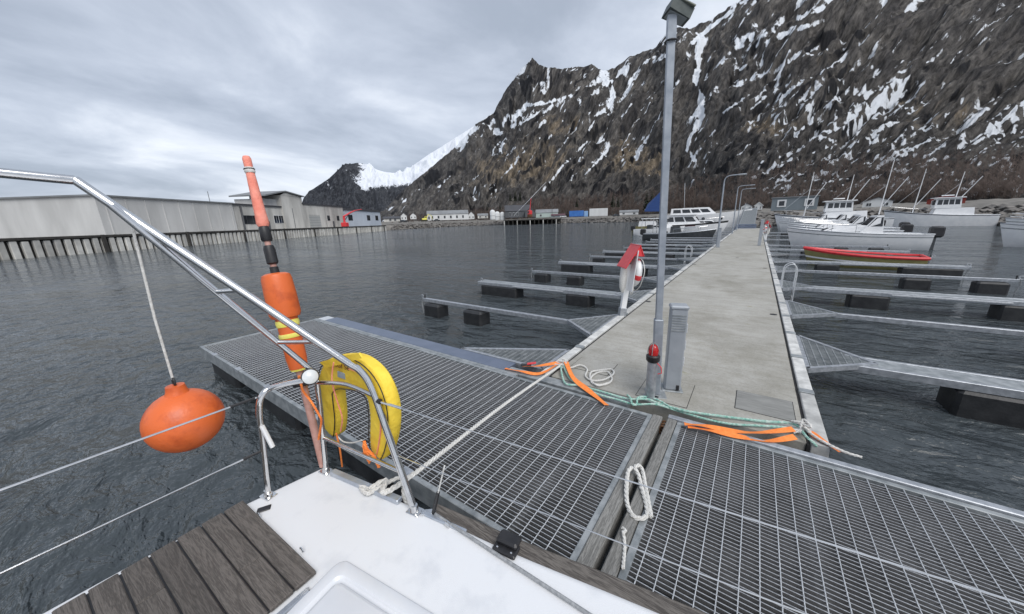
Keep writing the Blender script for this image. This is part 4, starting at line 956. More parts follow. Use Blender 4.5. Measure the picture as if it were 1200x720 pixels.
# ------------------------------------------------------------------ ropes
def rope(name, label, pts, r, mat, n=6, flat=None, group=None, twist=True, sm=7):
    o_ = Vector(pts[0]); mb = MB(); cv = spline([Vector(p)-o_ for p in pts], sm)
    if twist and flat is None:
        # three-strand lay: three thin strands winding round the core
        L_ = [0]
        for a, b in zip(cv[:-1], cv[1:]): L_.append(L_[-1]+(b-a).length)
        tot = L_[-1]; m = max(12, min(700, int(tot/(r*1.1)))); P = []
        j = 0
        for i in range(m+1):
            d_ = tot*i/m
            while j < len(L_)-2 and L_[j+1] < d_: j += 1
            k = (d_-L_[j])/max(1e-9, L_[j+1]-L_[j]); P.append(cv[j]+(cv[j+1]-cv[j])*k)
        for st in range(3):
            Q = []
            for i, p in enumerate(P):
                t_ = (P[min(i+1, m)]-P[max(i-1, 0)]).normalized(); a = t_.cross(Vector((0, 0, 1))); a = a.normalized() if a.length > 1e-4 else Vector((1, 0, 0)); b = a.cross(t_)
                an = st*2.0944+tot*i/m/(r*1.25); Q.append(p+(a*math.cos(an)+b*math.sin(an))*r*.52)
            mb.tube(Q, r*.56, 5)
    else: mb.tube(cv, r, n, flat=flat)
    o = mb.build(name, mat, None, True, o_); tag(o, label, 'rope' if 'strap' not in name else 'strap', group); return o
zp = PZ+.02
K1 = Vector((-2.17, 4.30, PZ+.06))
rope('mooring_rope', 'taut white mooring rope running from the pier corner to the boat', [K1, (K1+onz(432, 574, DZ+.03))*.5+Vector((0, 0, -.03)), Vector((-1.66, 1.04, DZ+.05)), onz(452, 563, DZ+.035), onz(432, 574, DZ+.03)], .017, m_rope)
rope('cleat_rope', 'short white rope turns around the boat quarter beside the toe rail', [onz(432, 574, DZ+.03), onz(422, 570, DZ+.02), onz(430, 579, DZ+.02), onz(442, 573, DZ+.03), onz(470, 560, DZ+.02), Vector((-1.62, 1.03, DZ-.02)), Vector((-1.60, 1.05, DZ-.12)), Vector((-1.63, 1.06, DZ-.25)), Vector((-1.6, 1.2, PZ+.12))], .013, m_rope)
coil = [K1+Vector((.05, .03, .04))]
for (u, v) in ((668, 431), (680, 428), (688, 433), (686, 441), (694, 446), (708, 445), (719, 438), (716, 433), (704, 434), (692, 437), (694, 449), (708, 451), (717, 445), (712, 436), (700, 437), (692, 444), (700, 452), (712, 449)):
    coil.append(onz(u, v, PZ+.016+.02*random.random()))
rope('rope_coil', 'loose white rope coil lying on the concrete at the left pier corner', coil, .013, m_rope)
kn = [K1+Vector((random.uniform(-.10, .09), random.uniform(-.09, .08), random.uniform(-.03, .09))) for _ in range(17)]
rope('rope_knot', 'tangled white knot of rope at the left pier corner', kn, .013, m_rope, sm=6)
def zp_(u, v, dz=0): return onz(u, v, PZ+.03+dz)
g1 = [K1+Vector((.05, -.05, .02)), zp_(668, 444), zp_(684, 453), zp_(705, 459), zp_(728, 466), zp_(742, 468, .02), zp_(758, 468), zp_(775, 474, -.02), zp_(800, 481), zp_(830, 486), zp_(862, 490), zp_(895, 494), zp_(925, 496, .02), zp_(940, 502, .03)]
rope('green_rope', 'upper green and white rope stretched along the end of the pier', g1, .014, m_grope)
g2 = [K1+Vector((.02, -.08, .0)), zp_(662, 449), zp_(678, 452), zp_(700, 462), zp_(722, 468), zp_(744, 474, -.01), zp_(768, 474, .02), zp_(792, 481, -.03), zp_(822, 490, -.03), zp_(855, 497, -.03), zp_(888, 499), zp_(918, 501), zp_(938, 505)]
rope('green_rope', 'lower sagging green rope hanging over the gap at the end of the pier', g2, .013, m_grope)
g3 = [zp_(735, 463, .03), zp_(739, 467, .05), zp_(741, 474), zp_(746, 474), zp_(747, 467, .05), zp_(752, 465, .03), zp_(762, 466), zp_(775, 471), zp_(786, 478)]
rope('green_rope', 'short green rope hitch left of the red lamp bollard', g3, .012, m_grope)
K2 = onz(938, 503, PZ+.05)
kn2 = [K2+Vector((random.uniform(-.07, .09), random.uniform(-.08, .07), random.uniform(-.03, .08))) for _ in range(15)]
rope('rope_knot', 'white and green knot of rope at the right end of the straps', kn2, .012, m_rope, sm=6)
rope('green_rope', 'green rope tail trailing from the right-hand knot', [K2, zp_(945, 512, .02), zp_(952, 518), zp_(958, 524, -.05), zp_(965, 530, -.2)], .013, m_grope)
rope('white_rope', 'white rope pair leading right from the right-hand knot', [K2+Vector((.02, 0, .03)), zp_(950, 508, .03), zp_(965, 518, .02), zp_(990, 530), zp_(1010, 536)], .013, m_rope)
# heavy white loop lying over the timber beam
zg = PZ+.03
lo = [onz(u, v, zg+d_) for u, v, d_ in ((741, 548, .04), (736, 553, .04), (734, 572, .02), (735, 590, 0), (741, 604, 0), (750, 608, .0), (758, 604, .0), (757, 590, 0), (752, 572, .01), (748, 556, .03), (744, 549, .05), (746, 546, .05), (752, 549, .03), (757, 575, .01), (762, 600, .0), (763, 606, .0))]
rope('looped_rope', 'thick white rope loop lying across the gap between the gratings', lo, .0175, m_rope)
rope('rope_tail', 'thin white rope tail knotted to the timber beam below the loop', [onz(u, v, zg+d_) for u, v, d_ in ((729, 619, .0), (733, 622, .01), (730, 624, .02), (731, 628, .01), (732, 640, 0), (731, 655, 0), (730, 667, 0))], .012, m_rope)
# orange ratchet straps
def strap(label, pts, w_=.048, up=Vector((0, 0, 1))):
    cv = spline(pts, 8); o_ = cv[0]; vs = []; fs = []
    for i, p in enumerate(cv):
        t_ = (cv[min(i+1, len(cv)-1)]-cv[max(i-1, 0)]).normalized(); tw = .35*math.sin(i*.35); u_ = up+Vector((0, 0, 0)); s_ = t_.cross(u_).normalized(); nn = s_.cross(t_)
        s_ = (s_*math.cos(tw)+nn*math.sin(tw)); nn = s_.cross(t_)
        for a, b in ((-.5, .0015), (.5, .0015), (.5, -.0015), (-.5, -.0015)): vs.append(p-o_+s_*w_*a+nn*b)
    for i in range(len(cv)-1):
        for k in range(4): k2 = (k+1) % 4; fs.append((i*4+k, i*4+k2, i*4+4+k2, i*4+4+k))
    fs += [(3, 2, 1, 0), tuple((len(cv)-1)*4+k for k in range(4))]
    mb = MB(); mb.add(vs, fs); o = mb.build('ratchet_strap', m_orange_strap, None, True, o_); return tag(o, label, 'strap', 'orange ratchet straps')
strap('orange strap running from the left pier corner down across the grating', [K1+Vector((.06, .02, .05)), onz(672, 443, PZ+.07), onz(690, 458, PZ+.04), onz(711, 475, PZ+.02)], .075)
strap('upper orange strap hooked to the blue-grey edge plate, left of the corner', [onz(613, 429, PZ+.03), onz(630, 429, PZ+.05), K1+Vector((-.02, .02, .03))], .06)
strap('lower orange strap reaching left along the grating edge, tapering', [onz(592, 432, PZ+.02), onz(610, 435, PZ+.03), onz(632, 438, PZ+.03), K1+Vector((-.05, -.05, .01))], .055)
ra = onz(618, 428, PZ+.045); rt = thing('strap_ratchet', 'small dark strap ratchet with red handle on the upper left orange strap', 'ratchet', ra)
MB().bevbox((-.10, -.035, -.012), (.06, .035, .012), .006, Matrix.Rotation(R(25), 4, 'Z')).build('ratchet_body', m_black, rt); MB().bevbox((.0, -.03, .012), (.14, .03, .028), .006, Matrix.Rotation(R(25), 4, 'Z') @ Matrix.Rotation(R(-10), 4, 'Y')).build('handle', m_red, rt)
strap('right-hand orange strap, upper band along the bright angle iron', [onz(802, 497, PZ+.045), onz(825, 499, PZ+.06), onz(858, 505, PZ+.04), onz(890, 507, PZ+.05), onz(930, 503, PZ+.06)], .06)
strap('right-hand orange strap, lower band sagging over the black gap', [onz(806, 500, PZ+.04), onz(835, 505, PZ+.045), onz(868, 512, PZ+.03), onz(900, 517, PZ+.03), onz(932, 512, PZ+.05)], .062)
strap('orange strap loop at the far right corner of the pier', [onz(938, 497, PZ+.06), onz(948, 505, PZ+.05), onz(960, 514, PZ+.04), onz(985, 530, PZ+.02)], .06)
# small stuff tied to the pushpit
rope('orange_lanyard', 'orange lashing tied round the rail below the stern light', [At+Vector((-.10, -.06, .0)), At+Vector((-.12, -.05, -.06)), At+Vector((-.08, -.06, -.10)), At+Vector((-.02, -.05, -.16)), At+Vector((.03, -.04, -.24)), At+Vector((.02, -.03, -.30)), Ab+Vector((.03, -.02, .28))], .007, m_orange_strap)
bq = ony(427, 519, .96)
rope('orange_lanyard', 'orange cord bundle hanging from the lower side rail', [bq, bq+Vector((-.015, .0, -.05)), bq+Vector((.01, .0, -.11)), bq+Vector((.03, 0, -.13)), bq+Vector((.015, 0, -.06)), bq+Vector((.0, 0, .01)), bq+Vector((.02, 0, -.04)), bq+Vector((.05, .02, -.09)), bq+Vector((.075, .03, -.17))], .010, m_orange_strap)
bq2 = ony(431, 516, .95)
rope('pink_rope', 'thin pink cord looped over the yellow lifebuoy', [ony(391, 425, .95), ony(389, 440, .94), ony(390, 452, .93), ony(395, 470, .94), ony(401, 490, .95), ony(399, 506, .96)], .0045, m_pink, twist=False)
rope('orange_rope', 'thin orange cord trailing from the lower rail to the deck edge', [ony(394, 508, .95), ony(398, 525, .96), ony(401, 547, .97)], .006, m_orange_strap, twist=False)
rope('white_rope', 'thin white cord loop hanging between lower rail and orange bundle', [ony(396, 512, .96), ony(403, 518, .96), ony(414, 519, .96), ony(424, 516, .96)], .0045, m_rope, twist=False)

# ------------------------------------------------------------------ quay on the left
QO = Vector((-87.3, 20.2, 0)); QE = Vector((-.55, .836, 0)).normalized(); QN = Vector((-QE.y, QE.x, 0)); QA = math.atan2(QE.y, QE.x)
QZ = 2.45
def qcol(u, off):                 # distance along the quay of the sight line of column u, off metres inland
    d = ray(u, 262); A_ = QO+QN*off; den = d.x*QE.y-d.y*QE.x
    return -(A_.x*d.y-A_.y*d.x)/(QE.x*d.y-QE.y*d.x)
m_qpile = pmat('pale_sheet_pile', (.45, .44, .41), (.66, .65, .61), .6, .85, .0, .01, 6, rnd=.25)
m_qdark = pmat('dark_quay_timber', (.03, .029, .027), (.06, .056, .05), 1, .9)
m_apron = pmat('quay_apron', (.20, .195, .185), (.30, .29, .275), .3, .9)
T0, T1 = -150, qcol(452, 0)
MB().box((T0, .6, -2), (T1, 90, QZ), Matrix.Translation(QO) @ Matrix.Rotation(QA, 4, 'Z')).build('quay_apron', m_apron); kind(bpy.data.objects['quay_apron'], 'structure')
qw = thing('quay_wall', 'long quay wall of pale upright piles below the grey warehouse', 'quay wall', QO, QA)
pile = MB().bevbox((-.32, -.05, -1.2), (.32, .32, QZ-.32), .05).mesh('pile')
x = T0+.5
while x < T1-.3:
    link('pile', pile, m_qpile, qw, (x, random.uniform(-.04, .04), random.uniform(-.12, .04))); x += 1.02
MB().box((T0, .33, -1.5), (T1, .59, QZ-.05)).build('backing', m_qdark, qw)
MB().bevbox((T0, -.15, QZ-.30), (T1, .62, QZ+.06), .04).build('capping_beam', m_qdark, qw)
x = T0+4
while x < T1:
    MB().bevbox((x-.25, -.30, -1), (x+.25, -.055, QZ+.1), .05).build('fender_timber', m_qdark, qw); x += 13.0

# ------------------------------------------------------------------ buildings
def wallmat(name, c, k=.14, sc=.25, st=(1, 1, .25)): return pmat(name, tuple(a*(1-k) for a in c), tuple(min(.85, a*(1+k)) for a in c), sc, .85, 0, 0, stretch=st, detail=8)
m_grey_wall = wallmat('grey_render', (.52, .51, .48), .30); m_shed = wallmat('grey_shed_cladding', (.52, .52, .51)); m_bluewhite = wallmat('pale_blue_cladding', (.50, .55, .62), .06); m_whitewall = wallmat('white_cladding', (.62, .63, .63), .08)
m_darkwall = wallmat('dark_grey_cladding', (.10, .105, .115)); m_greyblue = wallmat('grey_blue_cladding', (.17, .20, .22), .08); m_roofdark = wallmat('dark_roof', (.06, .062, .07)); m_roofgrey = wallmat('grey_roof', (.20, .21, .22)); m_door = wallmat('pale_shutter', (.40, .41, .40), .08)
def win(parent, face, a, z, w_, h, y, frame=m_whitewall):
    # face: local wall plane; a along wall, y wall coordinate
    if face == 'y':
        f = MB().box((a-w_/2-.08, y-.06, z-.08), (a+w_/2+.08, y+.02, z+h+.08)).build('window', frame, parent); MB().box((a-w_/2, y-.075, z), (a+w_/2, y-.0615, z+h)).build('pane', m_glass, f); MB().box((a-.03, y-.09, z), (a+.03, y-.0755, z+h)).build('mullion', frame, f)
    else:
        f = MB().box((y-.02, a-w_/2-.08, z-.08), (y+.06, a+w_/2+.08, z+h+.08)).build('window', frame, parent); MB().box((y+.0615, a-w_/2, z), (y+.075, a+w_/2, z+h)).build('pane', m_glass, f)
    return f
def gable(t, x0, x1, y0, y1, h, rh, wm, rm, along='x', over=.35):
    # walls with gable ends and a two-slope roof
    mb = MB()
    if along == 'x':
        ym = (y0+y1)/2
        mb.add([(x0,y0,0),(x1,y0,0),(x1,y1,0),(x0,y1,0),(x0,y0,h),(x1,y0,h),(x1,y1,h),(x0,y1,h),(x0,ym,h+rh),(x1,ym,h+rh)], [(0,1,5,4),(2,3,7,6),(1,2,6,9,5),(3,0,4,8,7),(4,5,9,8),(6,7,8,9)])
        mb.build('wall', wm, t)
        k = rh/(ym-y0)
        for s_, yy in ((1, y0), (-1, y1)):
            r_ = MB(); a = yy-s_*over; za = h-over*k+.02; zb = h+rh+.02
            r_.add([(x0-over,a,za),(x1+over,a,za),(x1+over,ym,zb),(x0-over,ym,zb),(x0-over,a,za+.15),(x1+over,a,za+.15),(x1+over,ym,zb+.15),(x0-over,ym,zb+.15)], [(0,3,2,1),(4,5,6,7),(0,1,5,4),(1,2,6,5),(2,3,7,6),(3,0,4,7)]); r_.build('roof', rm, t)
    else:
        xm = (x0+x1)/2
        mb.add([(x0,y0,0),(x1,y0,0),(x1,y1,0),(x0,y1,0),(x0,y0,h),(x1,y0,h),(x1,y1,h),(x0,y1,h),(xm,y0,h+rh),(xm,y1,h+rh)], [(0,1,5,8,4),(2,3,7,9,6),(1,2,6,5),(3,0,4,7),(5,6,9,8),(4,8,9,7)])
        mb.build('wall', wm, t); k = rh/(xm-x0)
        for s_, xx in ((1, x0), (-1, x1)):
            r_ = MB(); a = xx-s_*over; za = h-over*k+.02; zb = h+rh+.02
            r_.add([(a,y0-over,za),(a,y1+over,za),(xm,y1+over,zb),(xm,y0-over,zb),(a,y0-over,za+.15),(a,y1+over,za+.15),(xm,y1+over,zb+.15),(xm,y0-over,zb+.15)], [(0,1,2,3),(7,6,5,4),(0,4,5,1),(1,5,6,2),(2,6,7,3),(3,7,4,0)]); r_.build('roof', rm, t)
OFF = 7.0
def qthing(name, label, cat='building'): return thing(name, label, cat, QO+QN*OFF+Vector((0, 0, QZ)), QA)
c = lambda u: qcol(u, OFF)
def hz(u, v):                     # height above the quay of a picture point on the building front
    d = ray(u, v); t = c(u); P = QO+QN*OFF+QE*t; return EYE+d.z*math.hypot(P.x, P.y)/math.hypot(d.x, d.y)-QZ
# far left shed and the warehouse
sh_ = qthing('shed', 'blank grey shed at the left end of the quay')
MB().box((c(120), 0, 0), (c(277), 30, hz(258, 238))).build('wall', m_shed, sh_); MB().box((c(120)-.3, -.3, hz(258, 238)), (c(277)+.2, 30.3, hz(258, 238)+.25)).build('roof_edge', m_roofgrey, sh_)
for k in range(9):
    xx = c(130)+(c(274)-c(130))*k/8; MB().box((xx-.06, -.09, .1), (xx+.06, -.002, hz(258, 238)-.1)).build('cladding_rib', m_shed, sh_)
mb = MB(); mb.tube([(c(262), 2, hz(258, 238)), (c(262), 2, hz(258, 238)+2.6)], .07, 6); mb.build('vent_pipe', m_roofgrey, sh_)
wh = qthing('warehouse', 'long grey rendered warehouse with a raised roof tower on the quay')
H1, H2 = hz(300, 241), hz(380, 241); x0, x1 = c(279), c(404)
MB().box((x0, .3, 0), (c(357), 26, H1)).build('wall', m_grey_wall, wh); MB().box((c(357)+.01, .0, 0), (x1, 26, H2)).build('wall', m_grey_wall, wh)
MB().box((x0-.2, .05, H1), (c(357), 26.2, H1+.3)).build('roof_edge', m_roofdark, wh); MB().box((c(357)+.02, -.25, H2), (x1+.2, 26.2, H2+.3)).build('roof_edge', m_roofdark, wh)
tw = MB().box((c(334), -.12, 0), (c(358), 9, hz(346, 230))).build('tower_wall', m_grey_wall, wh); MB().box((c(318), 1.2, H1+.31), (c(334)-.02, 9, hz(325, 231)-.5)).build('tower_wall', m_shed, wh)
ta_, tb_, tz = c(316)-.3, c(359)+.4, hz(346, 230)
ym = (ta_+tb_)/2
rf = MB(); rf.add([(ta_, -.6, tz-.7), (ym, -.6, tz+1.0), (tb_, -.6, tz+.05), (ta_, 9.5, tz-.7), (ym, 9.5, tz+1.0), (tb_, 9.5, tz+.05), (ta_, -.6, tz-.35), (ym, -.6, tz+1.3), (tb_, -.6, tz+.35), (ta_, 9.5, tz-.35), (ym, 9.5, tz+1.3), (tb_, 9.5, tz+.35)],
   [(0,1,7,6),(1,2,8,7),(6,7,10,9),(7,8,11,10),(3,9,10,4),(4,10,11,5),(0,6,9,3),(2,5,11,8),(0,3,4,1),(1,4,5,2)]); rf.build('tower_roof', m_roofgrey, wh)
MB().prism([(c(334)+.05, tz-.05), (c(357.5), tz-.05), (ym+.3, tz+.85)], .119, .20, Matrix(((1,0,0,0),(0,0,-1,0),(0,1,0,0),(0,0,0,1)))).build('tower_gable', m_grey_wall, wh)
for u in (291.5, 298.5): win(wh, 'y', c(u), hz(u, 262.5), 2.0, 2.0, .3, m_darkwall)
win(wh, 'y', c(304), hz(304, 262), 1.5, 1.8, .3, m_darkwall)
for u in (326, 331.5): win(wh, 'y', c(u), hz(u, 261.5), 1.7, 2.0, .3, m_whitewall)
for u in (386, 397): win(wh, 'y', c(u), hz(u, 258.5), 1.5, 1.6, 0, m_darkwall)
d_ = MB().box((c(363), -.10, .1), (c(376), -.003, hz(370, 253))).build('roller_door', m_door, wh)
for k in range(5): MB().box((c(363)+.05, -.14, .8+k*.8), (c(376)-.05, -.101, .87+k*.8)).build('door_slat', m_roofgrey, d_)
for u in (286, 310, 345, 383): MB().box((c(u)-.07, -.0 if u > 357 else -.2, .1), (c(u)+.07, .29 if u < 357 and u != 345 else -.001, (H1 if u < 357 else H2)-.2)).build('downpipe', m_darkwall, wh)
for k in range(1, 14):
    xx = x0+(x1-x0)*k/14; front = .3 if xx < c(357) else 0
    if c(334) < xx < c(358): continue
    MB().box((xx-.04, front-.035, .15), (xx+.04, front-.002, (H1 if xx < c(357) else H2)-.1)).build('panel_joint', m_shed, wh)
for (a_1, b_1, fr, hh) in ((x0, c(334), .3, H1), (c(358)+.1, x1, 0, H2)): MB().box((a_1, fr-.16, hh-.22), (b_1, fr-.003, hh-.04)).build('gutter', m_roofgrey, wh)
for u in (316, 391): MB().bevbox((c(u)-.5, (-.1 if u > 357 else .2), .05), (c(u)+.5, (-.002 if u > 357 else .298), 2.1), .02).build('side_door', m_darkwall, wh)
# pale blue building
bb = qthing('office_block', 'pale blue-white flat building with dark roof edge right of warehouse')
hb_ = hz(428, 247.5); MB().box((c(407), .5, 0), (c(448), 14, hb_)).build('wall', m_bluewhite, bb); MB().box((c(406.5), .2, hb_), (c(448.5), 14.3, hb_+.7)).build('roof', m_roofdark, bb)
for u in (413, 434, 443.5): win(bb, 'y', c(u), hz(u, 258.3), 3.4 if u == 413 else 3.0, 2.1, .5, m_darkwall)
# red loader crane on the quay edge
ck = thing('loader_crane', 'red folding loader crane standing on the quay before the warehouse', 'crane', QO+QN*3+QE*qcol(404, 3)+Vector((0, 0, QZ)), QA)
MB().bevbox((-1.0, -1.0, 0), (1.0, 1.0, 1.5), .15).build('base', m_red, ck); mb = MB(); mb.tube([(0, 0, 1.4), (0, 0, 3.8)], .4, 8); mb.build('column', m_red, ck)
mb = MB(); mb.tube([(0, 0, 3.6), (5, 0, 5.0), (9, 0, 5.9)], [.34, .30, .22], 6); mb.build('boom', m_red, ck); mb = MB(); mb.tube([(9, 0, 5.9), (15, 0, 6.6)], [.2, .12], 6); mb.build('jib', m_red, ck)
mb = MB(); mb.tube([(.3, 0, 2.2), (4, 0, 4.5)], .14, 6); mb.build('ram', m_black, ck)

# far village across the harbour
def vthing(name, label, u0, u1, vb, vt, dist, cat='building', zb=None, turn=0):
    a = ond(u0, vb, dist); b = ond(u1, vb, dist); mid_ = (a+b)*.5; wd = math.hypot(b.x-a.x, b.y-a.y); h = (ond((u0+u1)/2, vt, dist)-ond((u0+u1)/2, vb, dist)).z
    ang = math.atan2(b.y-a.y, b.x-a.x)+turn; t = thing(name, label, cat, (mid_.x, mid_.y, zb if zb is not None else mid_.z), ang); return t, wd, h
t, w_, h = vthing('long_house', 'long white house with dark roof across the water', 501, 549, 258, 246.5, 285)
gable(t, -w_/2, w_/2, 0, 10, h*.62, h*.36, m_whitewall, m_roofgrey)
for k in range(6): win(t, 'y', -w_/2+w_*(.12+.15*k), h*.18, 1.2, 1.9, 0, m_roofgrey)
win(t, 'y', -w_*.46, h*.1, 1.3, 2.4, 0, m_whitewall)
t, w_, h = vthing('low_shed', 'low grey shed just right of the pale blue building', 450, 469, 260, 254, 200)
gable(t, -w_/2, w_/2, 0, 8, h*.6, h*.4, m_grey_wall, m_roofdark)
for k in range(2): win(t, 'y', -w_*.1+k*w_*.3, h*.15, 1.0, 1.2, 0)
for i, (u0, u1, vb, vt, dist, lab, wm, rm) in enumerate([
  (470, 477, 258, 250, 300, 'tiny white house behind the low shed', m_whitewall, m_roofgrey), (481, 488, 257, 250, 320, 'tiny white gabled house left of the long white house', m_whitewall, m_roofdark),
  (549, 556, 257, 248.5, 300, 'small white annex right of the long house', m_whitewall, m_roofgrey), (560, 572, 256, 250.5, 320, 'low grey storage shed between annex and tanks', m_grey_wall, m_roofgrey),
  (628, 654, 255, 245.5, 262, 'long pale turquoise boathouse behind the pile jetty', wallmat('turquoise_cladding', (.42, .50, .47), .06), m_roofgrey),
  (646, 662, 255, 251, 256, 'low dark blue shed with red roof edge beside jetty', m_greyblue, m_maroon),
  (726, 748, 252, 246.5, 245, 'low long white building left of the blue tarpaulin', m_whitewall, m_roofgrey), (868, 881, 246.5, 239, 130, 'white house with dark windows above the gangway', m_whitewall, m_roofdark), (884, 893, 246, 237.5, 135, 'small white gabled house right of the gangway', m_whitewall, m_whitewall),
  (800, 830, 249, 244, 160, 'low snow-white shed behind the cabin cruiser', m_whitewall, m_whitewall), (1010, 1045, 243, 232, 120, 'white two-window house on the right shore', m_whitewall, m_roofdark), (1085, 1130, 241, 228, 125, 'rust-red boathouse on the right shore', wallmat('falu_red', (.22, .04, .03)), m_roofdark)]):
    t, w_, h = vthing('shore_house', lab, u0, u1, vb, vt, dist); al = 'y' if w_ < 9 else 'x'
    gable(t, -w_/2, w_/2, 0, max(5, w_*.5), h*.6, h*.4, wm, rm, al, .25)
    for k in range(2 if w_ < 20 else 4): win(t, 'y', -w_*.28+k*w_*.56/max(1, (1 if w_ < 20 else 3)), h*.15, min(1.3, w_*.16), min(1.4, h*.3), 0, m_whitewall)
t, w_, h = vthing('gable_house', 'dark grey gabled harbour house on the pile jetty', 592, 622, 255, 240, 250)
gable(t, -w_/2, w_/2, 0, 12, h*.52, h*.46, m_darkwall, m_roofdark)
for k in range(3): win(t, 'y', -w_*.3+k*w_*.14, h*.12, 1.4, 2.4, 0)
gable(thing('net_loft', 'small slate-grey gabled loft beside the red jetty crane', 'building', Vector(t.location)+Vector((9, 2, 0)), t.rotation_euler.z), -3.5, 3.5, -1, 8, h*.4, h*.35, m_darkwall, m_roofgrey, 'y')
# storage tanks
for i, (u, vb, vt, rpx, lab) in enumerate(((577.5, 257.5, 246, 3.2, 'left white storage tank beside the jetty'), (583, 258, 248, 3, 'middle white storage tank beside the jetty'), (589, 258, 248.5, 3, 'right white storage tank next to the grey gabled house'))):
    p = ond(u, vb, 256); h = ond(u, vt, 256).z-p.z; r_ = rpx*256/FPX*.95
    tk = thing('storage_tank', lab, 'tank', p, 0, 'white storage tanks'); MB().lathe([(r_, 0), (r_, h*.75), (r_*.8, h*.9), (r_*.3, h)], 18).build('shell', m_whitewall, tk, True); MB().lathe([(r_*1.02, h*.36), (r_*1.02, h*.40)], 18).build('band', m_roofgrey, tk)
# pile jetty
p0 = ond(590, 263, 232); p1 = ond(658, 262, 232); d = p1-p0; jt = thing('pile_jetty', 'dark timber jetty on piles below the grey gabled house', 'jetty', (p0.x, p0.y, 0), math.atan2(d.y, d.x)); LJ = math.hypot(d.x, d.y)
MB().bevbox((0, 0, 3.0), (LJ, 14, 3.5), .08).build('deck', m_qdark, jt)
for k in range(14):
    for yy in (.4, 6): mb = MB(); mb.tube([(.5+k*(LJ-1)/13, yy, -1), (.5+k*(LJ-1)/13, yy, 3.0)], .28, 6); mb.build('pile', m_qpile if k % 3 == 0 else m_qdark, jt)
MB().box((0, 13.5, -1), (LJ, 13.9, 2.9)).build('back_wall', m_qdark, jt)
# red jetty crane
cr_ = thing('jetty_crane', 'red slewing crane with thin raised boom on the pile jetty', 'crane', ond(621, 254.5, 236), R(-20))
MB().bevbox((-1.3, -1.3, 0), (1.3, 1.3, 1.6), .15).build('base', m_rust, cr_); MB().bevbox((-1.0, -1.2, 1.62), (1.2, 1.2, 4.2), .2).build('cab', m_red, cr_); MB().box((-.7, -1.24, 2.6), (.9, -1.201, 3.7)).build('cab_window', m_glass, cr_)
mb = MB(); mb.tube([(0, 0, 4.1), (1.5, 0, 12)], [.30, .20], 6); mb.build('column', m_red, cr_); mb = MB(); mb.tube([(1.5, 0, 12), (12, 4, 21)], [.22, .12], 6); mb.build('boom', m_whitepaint, cr_); mb = MB(); mb.tube([(1.5, 0, 12), (-14, -3, 1.5)], [.2, .15], 6); mb.build('stay', m_whitepaint, cr_)
# containers
def container(label, u0, u1, vb, vt, dist, mat, name='container'):
    t, w_, h = vthing(name, label, u0, u1, vb, vt, dist, 'container'); MB().bevbox((-w_/2, 0, 0), (w_/2, 4, h), .08).build('body', mat, t)
    n = max(4, int(w_/1.0))
    for k in range(n): MB().box((-w_/2+.3+k*(w_-.6)/n, -.07, .3), (-w_/2+.3+(k+.5)*(w_-.6)/n, -.002, h-.3)).build('corrugation', mat, t)
m_cblue = pmat('container_blue', (.03, .13, .42), (.05, .18, .50), .4, .5); m_clblue = pmat('container_light_blue', (.22, .38, .62), (.28, .44, .68), .4, .5)
container('bright blue container on the far shore', 667, 684, 254, 247.2, 252, m_cblue); container('light blue container end right of the bright blue one', 684.5, 689, 254, 247.5, 252, m_clblue); container('white container stack right of the blue containers', 690.5, 712, 253.5, 244.5, 254, m_whitewall)
# grey-blue hut on the right shore
t, w_, h = vthing('harbour_hut', 'flat grey-blue hut with two white-framed windows beyond the fishing boat', 903, 957, 246.5, 231.5, 105)
MB().box((-w_/2, 0, 0), (w_/2, 6, h)).build('wall', m_greyblue, t); MB().box((-w_/2-.2, -.2, h), (w_/2+.2, 6.2, h+.18)).build('roof', m_roofgrey, t)
for k in (-.27, .32):
    f = MB().box((w_*k-.85, -.10, h*.28), (w_*k+.85, -.002, h*.85)).build('window', m_whitewall, t); MB().box((w_*k-.5, -.13, h*.38), (w_*k+.5, -.101, h*.75)).build('pane', m_glass, f)
# parked vehicles on the far shore
def car(label, u, vb, dist, mat, L_=4.4):
    p = ond(u, vb, dist); t = thing('parked_car', label, 'car', p, random.uniform(-.3, .3)+YAW, 'cars parked on the far shore')
    b_ = MB(); b_.bevbox((-L_/2, -.85, .3), (L_/2, .85, .95), .12); b_.build('body', mat, t, True); q = MB(); q.add([(-L_*.35, -.75, .93), (L_*.28, -.75, .93), (L_*.28, .75, .93), (-L_*.35, .75, .93), (-L_*.22, -.62, 1.5), (L_*.12, -.62, 1.5), (L_*.12, .62, 1.5), (-L_*.22, .62, 1.5)], [(0,1,5,4),(1,2,6,5),(2,3,7,6),(3,0,4,7),(4,5,6,7)]); q.build('cabin', m_glass, t)
    for xx in (-L_*.3, L_*.3):
        for yy in (-.86, .86):
            mb = MB(); mb.lathe([(.32, -.1), (.32, .1)], 12, Matrix.Translation((xx, yy, .32)) @ Matrix.Rotation(R(90), 4, 'X')); mb.build('wheel', m_black, t)
car('dark van parked behind the low shed', 472, 261, 215, m_darkhull, 6); car('small dark car below the long white house', 512, 259.5, 245, m_darkhull); car('white car near the blue containers', 660, 255, 250, m_whitepaint); car('dark car right of the white containers', 722, 254, 236, m_darkhull)

